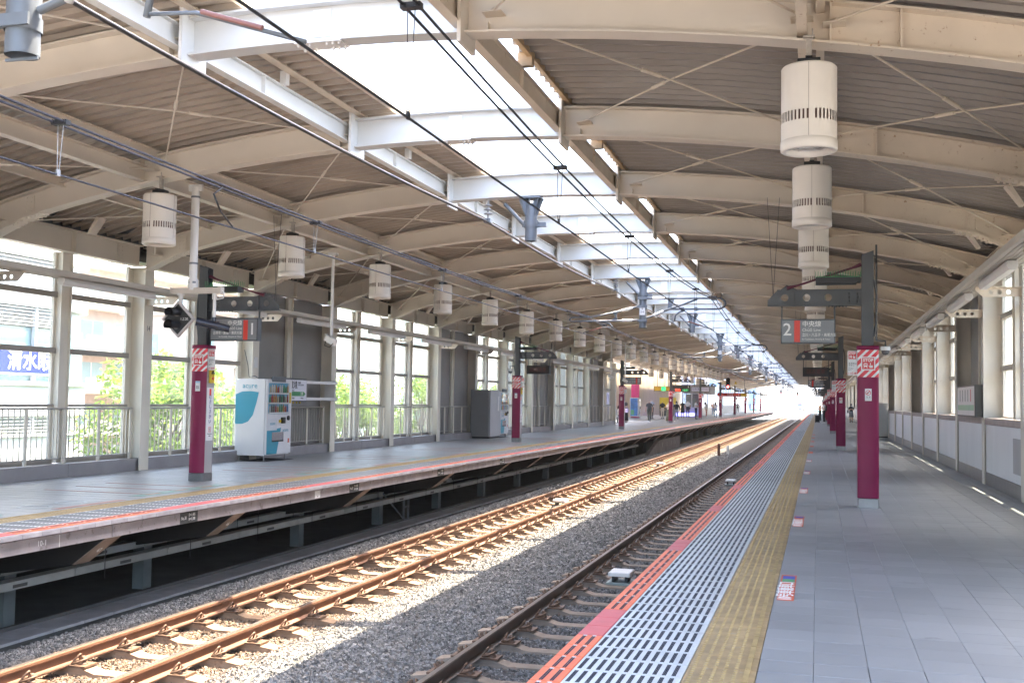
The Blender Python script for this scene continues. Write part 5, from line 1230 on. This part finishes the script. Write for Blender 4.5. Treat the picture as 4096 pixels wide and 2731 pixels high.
for y in (.2, 1.4): MB().box(-.04, .04, y-.1, y+.1, 0, .40).build('leg', greyst, t)
t = thing('poster_stand', 'yellow poster stand among the waiting people', 'poster', (-10.9, 118, 0)); MB().box(-.9, .9, 0, .1, .9, 2.0).build('poster', M('poster_yellow', (.72, .55, .06), .4), t); MB().box(-.9, .9, .02, .08, 0, .9).build('stand', greyst, t)
t = thing('floor_display', 'blue glowing floor display behind the waiting people', 'display', (-10.2, 123, 0)); MB().box(-1.6, 1.6, 0, .3, 0, .35).build('screen', M('screen_blue', (.12, .12, .8), .4, emit=1.2), t)
for i in range(10):
    pendant(-9.6, 84+6.45*i, 'white pendant lamp over the rear concourse strip, %s of that row' % ORD[i], False)
t = thing('end_wall', 'low white wall with posts behind the last part of the left platform', 'wall', (-8.3, 152, 0))
MB().box(-.1, 0, 0, 62, 0, 1.15).build('wall', bwhite, t)
for i in range(15): MB().box(-.12, .02, 4.3*i, 4.3*i+.3, 1.15, 4.0).build('post', creamw, t)
# platform end fences, far masts, portal frames, train
for s, x0, x1 in ((-1, -8.2, -3.6), (1, 3.8, 9.2)):
    t = thing('end_fence', 'white end fence with green base on %s platform' % ('left' if s < 0 else 'right'), 'fence', (0, 218, 0)); MB().box(x0, x1, 0, .06, .05, .3).build('green_base', M('fence_green', (.05, .26, .10), .5), t)
    for z in (.7, 1.1): MB().tube([(x0, .03, z), (x1, .03, z)], .03, 6).build('rail', whitem, t)
    for i in range(6): x = x0+(x1-x0)*i/5; MB().box(x-.03, x+.03, 0, .06, 0, 1.15).build('post', whitem, t)
for i in range(7):
    y = 240+38*i
    t = thing('portal_frame', 'white overhead line portal across the tracks beyond the platforms, %s' % ORD[i], 'portal', (off(y), y, -1.6), group='overhead portals beyond the platforms')
    for x in (-5.2, 5.2): MB().tube([(x, 0, 0), (x, 0, 8.3)], .16, 10).build('mast', whitem, t)
    m = MB(); m.box(-5.2, 5.2, -.1, .1, 8.2, 8.45); m.tube([(-5.2, 0, 7.2), (-4.2, 0, 8.2)], .07, 6); m.tube([(5.2, 0, 7.2), (4.2, 0, 8.2)], .07, 6); m.build('beam', whitem, t)
    for q in (-1.9, 1.9): MB().tube([(q, 0, 8.2), (q, 0, 6.1)], .08, 6).build('drop_tube', galv, t)
for s in (-1, 1):
    t = thing('parapet_wall', 'white parapet wall along the %s side of the viaduct beyond the platforms' % ('left' if s < 0 else 'right'), 'wall', (0, 0, 0))
    for i in range(24):
        y = 224+20*i; a, b = off(y), off(y+20); x = s*6.4
        MB().add([(x+a, y, -1.6), (x+a+.2, y, -1.6), (x+b+.2, y+19.9, -1.6), (x+b, y+19.9, -1.6), (x+a, y, -.1), (x+a+.2, y, -.1), (x+b+.2, y+19.9, -.1), (x+b, y+19.9, -.1)], [(0,3,2,1),(4,5,6,7),(0,1,5,4),(1,2,6,5),(2,3,7,6),(3,0,4,7)]).build('wall_section', bwhite, t)
tx = -4.5
t = thing('commuter_train', 'silver commuter train approaching far down the line', 'train', (tx, 560, -1.1))
tm = MB(); tm.prism([(-1.45,.35),(1.45,.35),(1.48,1.2),(1.45,2.9),(1.15,3.45),(.6,3.62),(-.6,3.62),(-1.15,3.45),(-1.45,2.9),(-1.48,1.2)], 'y', 0, 80); fixn(tm.build('body', M('train_steel', (.55, .56, .58), .35, .4), t))
MB().prism([(-1.25,1.75),(1.25,1.75),(1.2,2.95),(-1.2,2.95)], 'y', -.03, -.005).build('windscreen', M('windscreen', (.05, .12, .17), .1), t); MB().box(-1.2, 1.2, -.02, -.004, 2.97, 3.2).build('destination_band', signred, t); MB().box(-1.4, 1.4, -.05, 1, .1, .45).build('skirt', greyst, t); MB().box(-1.3, 1.3, .5, 79, .0, .4).build('bogies', blackm, t)
for q in (-1, 1): MB().lathe([(.14,-.01),(.0005,-.04)], 10, 'y', (q*.95, 0, 1.05)).build('headlight', M('headlight', (1, .95, .85), .3, emit=4), t)
# ================================================================== people
from mathutils.kdtree import KDTree
skin = M('skin', (.52, .33, .24), .5, var=.05)
CL = {}
def cloth(n, c):
    if n not in CL: CL[n] = M('cloth_'+n, c, .8, var=.12, vs=9)
    return CL[n]
hairb = cloth('hair_black', (.018, .014, .012)); hairbr = cloth('hair_brown', (.07, .035, .02)); hairg = cloth('hair_grey', (.30, .29, .28)); maskw = cloth('mask', (.74, .76, .78))
black = cloth('black', (.02, .02, .024)); navy = cloth('navy', (.035, .04, .065)); white = cloth('white', (.72, .73, .76)); grey = cloth('grey', (.20, .21, .23)); char = cloth('charcoal', (.065, .065, .072)); olive = cloth('olive', (.11, .12, .075)); ltblue = cloth('light_blue', (.50, .58, .72)); jeans = cloth('jeans', (.30, .40, .52)); orange = cloth('orange', (.72, .36, .14)); beige = cloth('beige', (.58, .52, .44)); rosep = cloth('rose_trousers', (.36, .11, .09)); plum = cloth('plum', (.16, .13, .15)); shoew = cloth('shoe_white', (.7, .7, .7)); lilac = cloth('lilac', (.50, .42, .60))
def person(label, loc, face, h=1.68, top=white, bot=black, shoe=black, hair=hairb, pose='stand', skirt=0, mask=True, long_hair=False, sleeve=.45, bag=None, sit=False):
    """one continuous remeshed body; clothing colours follow the body, skirt, hair and bag are children"""
    k = h/1.70; m = MB(); mats = [skin, top, bot, shoe, hair, maskw]
    arm0 = 1 if sleeve > 0 else 0
    hipz, ksh = .90, 1.40
    st = .16 if pose == 'walk' else .02
    legs = []
    for s, fo in ((-1, st), (1, -st)):
        hip = Vector((s*.085, 0, hipz)); kn = Vector((s*.09, -fo*.9-.01, .48)); an = Vector((s*.095, -fo*1.6+.02+(.05 if fo < 0 and st > .1 else 0), .09+(.06 if fo < 0 and st > .1 else 0)))
        if sit: hip.z = .47; kn = Vector((s*.10, -.40, .47)); an = Vector((s*.10, -.40, .09))
        m.tube([hip+Vector((0,0,.06)), hip, hip.lerp(kn, .5), kn], [.085, .092, .078, .058], 12, 2)
        m.tube([kn, kn.lerp(an, .35), an], [.058, .055, .036], 12, 2 if skirt != 2 else 0)
        m.tube([an+Vector((0,.045,-.045)), an+Vector((0,-.04,-.05)), an+Vector((0,-.15,-.065)), an+Vector((0,-.18,-.07))], [.036, .042, .036, .022], 10, 3)
    zo = -.43 if sit else 0
    for z0, z1, prof, mi in ((.86, 1.0, None, 2), (.98, 1.42, None, 1)):
        pass
    rings = [(.86,.15,.10,2),(.93,.165,.115,2),(1.0,.15,.105,1),(1.10,.145,.10,1),(1.22,.165,.112,1),(1.32,.18,.112,1),(1.39,.165,.095,1),(1.43,.09,.07,1),(1.46,.05,.05,0)]
    n = 16
    for (z, a, b, mi), (z2, a2, b2, mi2) in zip(rings, rings[1:]):
        m.add([(aa*math.cos(2*math.pi*i/n), bb*math.sin(2*math.pi*i/n)+.008, zz+zo) for zz, aa, bb in ((z, a, b), (z2, a2, b2)) for i in range(n)], [(i, (i+1) % n, n+(i+1) % n, n+i) for i in range(n)], mi)
    m.add([(.15*math.cos(2*math.pi*i/n), .10*math.sin(2*math.pi*i/n), .86+zo) for i in range(n)], [tuple(range(n))], 2); m.add([(.05*math.cos(2*math.pi*i/n), .05*math.sin(2*math.pi*i/n), 1.46+zo) for i in range(n)], [tuple(range(n))], 0)
    # arms
    for s in (-1, 1):
        sh = Vector((s*.185, .0, 1.37+zo))
        up_ = pose in ('phone', 'hold') or (pose == 'one' and s > 0)
        if up_: el = Vector((s*.22, -.03, 1.12+zo)); ha = Vector((s*.06, -.27, 1.18+zo))
        elif pose == 'walk': el = Vector((s*.25, s*.09, 1.12+zo)); ha = Vector((s*.26, s*.12-.10, .88+zo))
        else: el = Vector((s*.235, .03, 1.10+zo)); ha = Vector((s*.235, -.03, .86+zo))
        if sit: el = Vector((s*.22, -.06, 1.12+zo)); ha = Vector((s*.08, -.28, 1.02+zo))
        cut = sh.lerp(el, min(1, sleeve/.5))
        m.tube([sh-Vector((s*.04,0,-.0)), sh.lerp(cut, .5), cut], [.058, .054, .048], 10, 1 if sleeve > 0 else 0)
        m.tube([cut, el], [.042, .038], 10, 0 if sleeve < .5 else 1)
        m.tube([el, el.lerp(ha, .4), ha], [.038, .036, .026], 10, 1 if sleeve >= .9 else 0)
        d = (ha-el).normalized(); side = Vector((s, 0, 0)); pr = d.cross(side).normalized()
        m.tube([ha-d*.01, ha+d*.05, ha+d*.085], [.026, .036, .028], 8, 0)
        for f in range(4): b = ha+d*.08+pr*(f-1.5)*.018; m.tube([b, b+d*(.04+.01*(f in (1, 2)))-side*.008, b+d*(.06+.012*(f in (1, 2)))-side*.025], [.0095, .009, .007], 6, 0)
        m.tube([ha+d*.02+pr*-.03, ha+d*.05+pr*-.05, ha+d*.075+pr*-.052], [.011, .010, .008], 6, 0)
    # neck, head, face
    hx = 1.575+zo; tl = -.035 if pose in ('phone',) else 0
    m.tube([(0, .012, 1.42+zo), (0, .0+tl*.4, 1.50+zo)], .05, 10, 0)
    for i in range(1):
        m2 = 14
        for zz, r, mi in []: pass
    hd = [(-.115,.02,.03),(-.095,.045,.058),(-.05,.066,.083),(0,.074,.094),(.05,.074,.095),(.09,.058,.076),(.115,.02,.028)]
    for (z, a, b), (z2, a2, b2) in zip(hd, hd[1:]):
        for i in range(18):
            an = 2*math.pi*(i+.5)/18; fx, fy = math.cos(an), math.sin(an); zc = (z+z2)/2
            back = fy > -.25; mi = 4 if (zc > .055 or (back and zc > -.07)) else (5 if mask and zc < -.005 and fy < -.1 else 0)
            q = []
            for zz, aa, bb, kx in ((z, a, b, i), (z, a, b, i+1), (z2, a2, b2, i+1), (z2, a2, b2, i)):
                t_ = 2*math.pi*kx/18; e = 1.06 if mi == 4 else 1.0; q.append((aa*e*math.cos(t_), bb*e*math.sin(t_)+tl, hx+zz*(1.03 if zz > .08 else 1)))
            m.add(q, [(0,1,2,3)], mi)
    m.tube([(0, -.088+tl, hx+.005), (0, -.104+tl, hx-.028), (0, -.09+tl, hx-.036)], [.008, .014, .01], 6, 5 if mask else 0)
    for s in (-1, 1): m.tube([(s*.072, .0+tl, hx+.01), (s*.08, .004+tl, hx-.025)], [.014, .011], 6, 0)
    t = thing('person', label, 'person', loc, face, group='people waiting on the platforms')
    src = m.mesh('src'); ts_o = bpy.data.objects.new('src', src); TS.collection.objects.link(ts_o)
    md = ts_o.modifiers.new('r', 'REMESH'); md.mode = 'VOXEL'; md.voxel_size = .0145; md.use_smooth_shade = True
    TS.view_layers[0].update(); me = bpy.data.meshes.new_from_object(ts_o.evaluated_get(TS.view_layers[0].depsgraph)); bpy.data.objects.remove(ts_o)
    kd = KDTree(len(src.polygons)*1)
    for p in src.polygons: kd.insert(p.center, p.index)
    kd.balance(); mi_ = [0]*len(me.polygons)
    for p in me.polygons: mi_[p.index] = src.polygons[kd.find(p.center)[1]].material_index
    me.materials.clear()
    for q in mats: me.materials.append(q)
    me.polygons.foreach_set('material_index', mi_); bpy.data.meshes.remove(src)
    b = obj('body', me, None, t); b.scale = (k, k, k)
    # eyes
    for s in (-1, 1): e = MB().lathe([(.009,-.0),(.0005,-.004)], 8, 'y', (s*.03, -.092+tl, hx+.012)).build('eye', inkk, t); e.scale = (k, k, k)
    if skirt:
        zl = .12 if skirt == 1 else .48; rr = .26 if skirt == 1 else .22
        sk = MB().lathe([(.155,1.02),(.175,.92),(.19,.75),(rr,zl),(rr-.012,zl),(.17,.9)], 22).build('skirt', bot, t); sk.scale = (k, k*.75, k)
    if long_hair:
        q = MB(); q.tube([(0, .05+tl, hx+.09), (0, .085, hx), (0, .10, hx-.14), (0, .11, hx-.26)], [.06, .09, .085, .05], 12); q.build('hair', hair, t).scale = (k*1.0, k, k)
    if bag == 'tote': q = MB(); q.bbox(-.18, .18, -.07, .07, .72, 1.0, .03); q.tube([(-.12, 0, .98), (-.1, 0, 1.15), (.1, 0, 1.15), (.12, 0, .98)], .012, 6); o = q.build('bag', lilac, t); o.location = (.28, -.06, 0)
    if bag == 'shoulder': q = MB(); q.bbox(-.06, .06, -.16, .16, .82, 1.08, .03); q.tube([(0, -.12, 1.06), (-.06, 0, 1.40), (0, .12, 1.06)], .012, 6); o = q.build('bag', beige if top is not black else black, t); o.location = (-.27, -.02, 0)
    if bag == 'yellow': o = MB().bbox(-.05, .05, -.13, .13, .80, 1.12, .04).build('bag', cloth('yellow_bag', (.55, .42, .05)), t); o.location = (.26, .0, 0)
    if bag == 'pack': q = MB(); q.bbox(-.15, .15, .10, .24, 1.0, 1.42, .05); q.tube([(-.11, .1, 1.36), (-.12, -.06, 1.44), (-.12, -.115, 1.25), (-.12, .08, 1.06)], .018, 6); q.tube([(.11, .1, 1.36), (.12, -.06, 1.44), (.12, -.115, 1.25), (.12, .08, 1.06)], .018, 6); q.build('backpack', black, t)
    if bag == 'strap': q = MB(); q.tube([(.13, .0, 1.43), (0, .125, 1.25), (-.17, .06, .98)], .014, 6); q.tube([(.13, .0, 1.43), (0, -.125, 1.25), (-.17, -.06, .98)], .014, 6); q.bbox(-.24, -.15, -.12, .12, .82, 1.0, .02); q.build('shoulder_bag', black, t)
    if pose in ('phone', 'one'): MB().bbox(-.035, .035, -.30, -.285, 1.20+zo, 1.34+zo, .003).build('phone', blackm, t)
    return t
W_ = math.pi
person('person in dark grey shirt and trousers walking away, left platform', (-6.94, 78.3, 0), W_+.3, 1.69, char, cloth('dark_olive', (.05,.055,.045)), shoew, hairg, 'walk', mask=False)
person('person in black dress holding a lilac bag, behind third left column', (-8.36, 76.6, 0), -.9, 1.70, black, black, black, hairb, 'one', skirt=1, bag='tote', mask=False)
person('person seated on the bench with long dark hair', (-8.80, 76.6, 0), 1.2, 1.66, beige, black, black, hairb, 'hold', long_hair=True, sit=True)
person('person in light blue shirt pointing, beyond the walking figure', (-9.6, 97.5, 0), .6, 1.80, ltblue, char, black, hairb, 'one', sleeve=.3)
person('person in black top with grey trousers behind the fourth column', (-9.1, 100.8, 0), W_, 1.66, black, beige, black, hairb, 'stand', sleeve=1)
person('person in cream top and long olive skirt with yellow bag', (-5.92, 81.2, 0), -.7, 1.62, beige, olive, shoew, hairb, 'hold', skirt=1, bag='yellow', sleeve=1)
person('person in grey dress and white mask behind the olive skirt', (-9.87, 113.6, 0), 0, 1.66, grey, grey, black, hairb, 'stand', skirt=1)
person('person in black hoodie and grey trousers walking towards camera', (-5.83, 85.0, 0), 0, 1.61, black, grey, shoew, hairb, 'walk', sleeve=1, long_hair=True)
person('person in dark sleeveless dress seen from behind', (-8.0, 107, 0), W_-.3, 1.72, cloth('dark_green', (.03, .035, .03)), cloth('dark_green', (.03, .035, .03)), black, hairb, 'stand', skirt=2, sleeve=.2, mask=False)
person('person in white shirt with dark strap across the back', (-8.02, 111.7, 0), W_, 1.84, white, navy, black, hairb, 'stand', bag='strap', mask=False)
person('person in white shirt and dark trousers reading a phone', (-5.95, 100.1, 0), 1.3, 1.75, white, navy, black, hairb, 'phone', sleeve=.3)
person('person in white cardigan and rust trousers with shoulder bag', (-6.43, 114.5, 0), 1.5, 1.64, beige, rosep, shoew, hairb, 'stand', bag='shoulder', sleeve=1, long_hair=True)
person('person in pale top and light jeans with long brown hair', (-5.61, 115.9, 0), W_, 1.62, white, jeans, black, hairbr, 'walk', long_hair=True, mask=False)
person('person in orange yellow shirt with grey hair beside light jeans', (-6.69, 125.1, 0), W_, 1.62, orange, jeans, shoew, hairg, 'walk', mask=False)
person('person in light blue blouse and black trousers', (-8.15, 151.9, 0), W_, 1.67, ltblue, black, black, hairb, 'stand', long_hair=True, sleeve=1, mask=False)
person('person in plum tunic walking slowly, farther left platform', (-7.45, 174, 0), 0, 1.72, plum, black, black, hairg, 'walk', sleeve=1)
person('person in grey shirt with pushchair near platform end', (-8.5, 205, 0), W_, 1.72, beige, black, black, hairb, 'stand', mask=False)
person('person in pale blue outfit nearest the left platform end', (-6.78, 194, 0), W_, 1.74, ltblue, ltblue, shoew, hairg, 'walk', mask=False)
person('person in white shirt with black backpack looking at phone, right platform', (5.24, 91.4, 0), -1.5, 1.74, white, black, shoew, hairb, 'phone', bag='pack', sleeve=.35)
person('person in orange shirt beside the backpack wearer, right platform', (4.93, 97.5, 0), -1.3, 1.66, orange, black, shoew, hairb, 'phone', sleeve=.45)
person('person in black top and grey shorts with dark bag, right platform', (7.5, 97.5, 0), 0, 1.64, black, grey, black, hairb, 'hold', skirt=2, bag='shoulder', long_hair=True)
t = thing('rolling_suitcase', 'dark trolley case beside the backpack wearer on right platform', 'suitcase', (4.72, 92.6, 0)); MB().bbox(-.18, .18, -.14, .14, .06, .62, .03).build('shell', black, t); MB().tube([(-.1, .1, .6), (-.1, .1, .95), (.1, .1, .95), (.1, .1, .6)], .012, 6).build('handle', greyst, t)
for q in (-.14, .14): MB().tube([(q-.02, 0, .035), (q+.02, 0, .035)], .035, 10).build('wheel', blackm, t)
hz = MB().box(-880, 880, -30, 2400, -10.4, 26).build('haze', None); stuff(hz)
hm_ = bpy.data.materials.new('haze_air'); hm_.use_nodes = True; hm_.node_tree.nodes.clear(); hz.data.materials.append(hm_)
pv = hm_.node_tree.nodes.new('ShaderNodeVolumePrincipled'); pv.inputs['Density'].default_value = .0002; pv.inputs['Color'].default_value = (.95, .97, 1, 1); pv.inputs['Anisotropy'].default_value = .3
ho = hm_.node_tree.nodes.new('ShaderNodeOutputMaterial'); hm_.node_tree.links.new(pv.outputs[0], ho.inputs['Volume'])
cy.volume_bounces = 0
bpy.data.scenes.remove(TS)
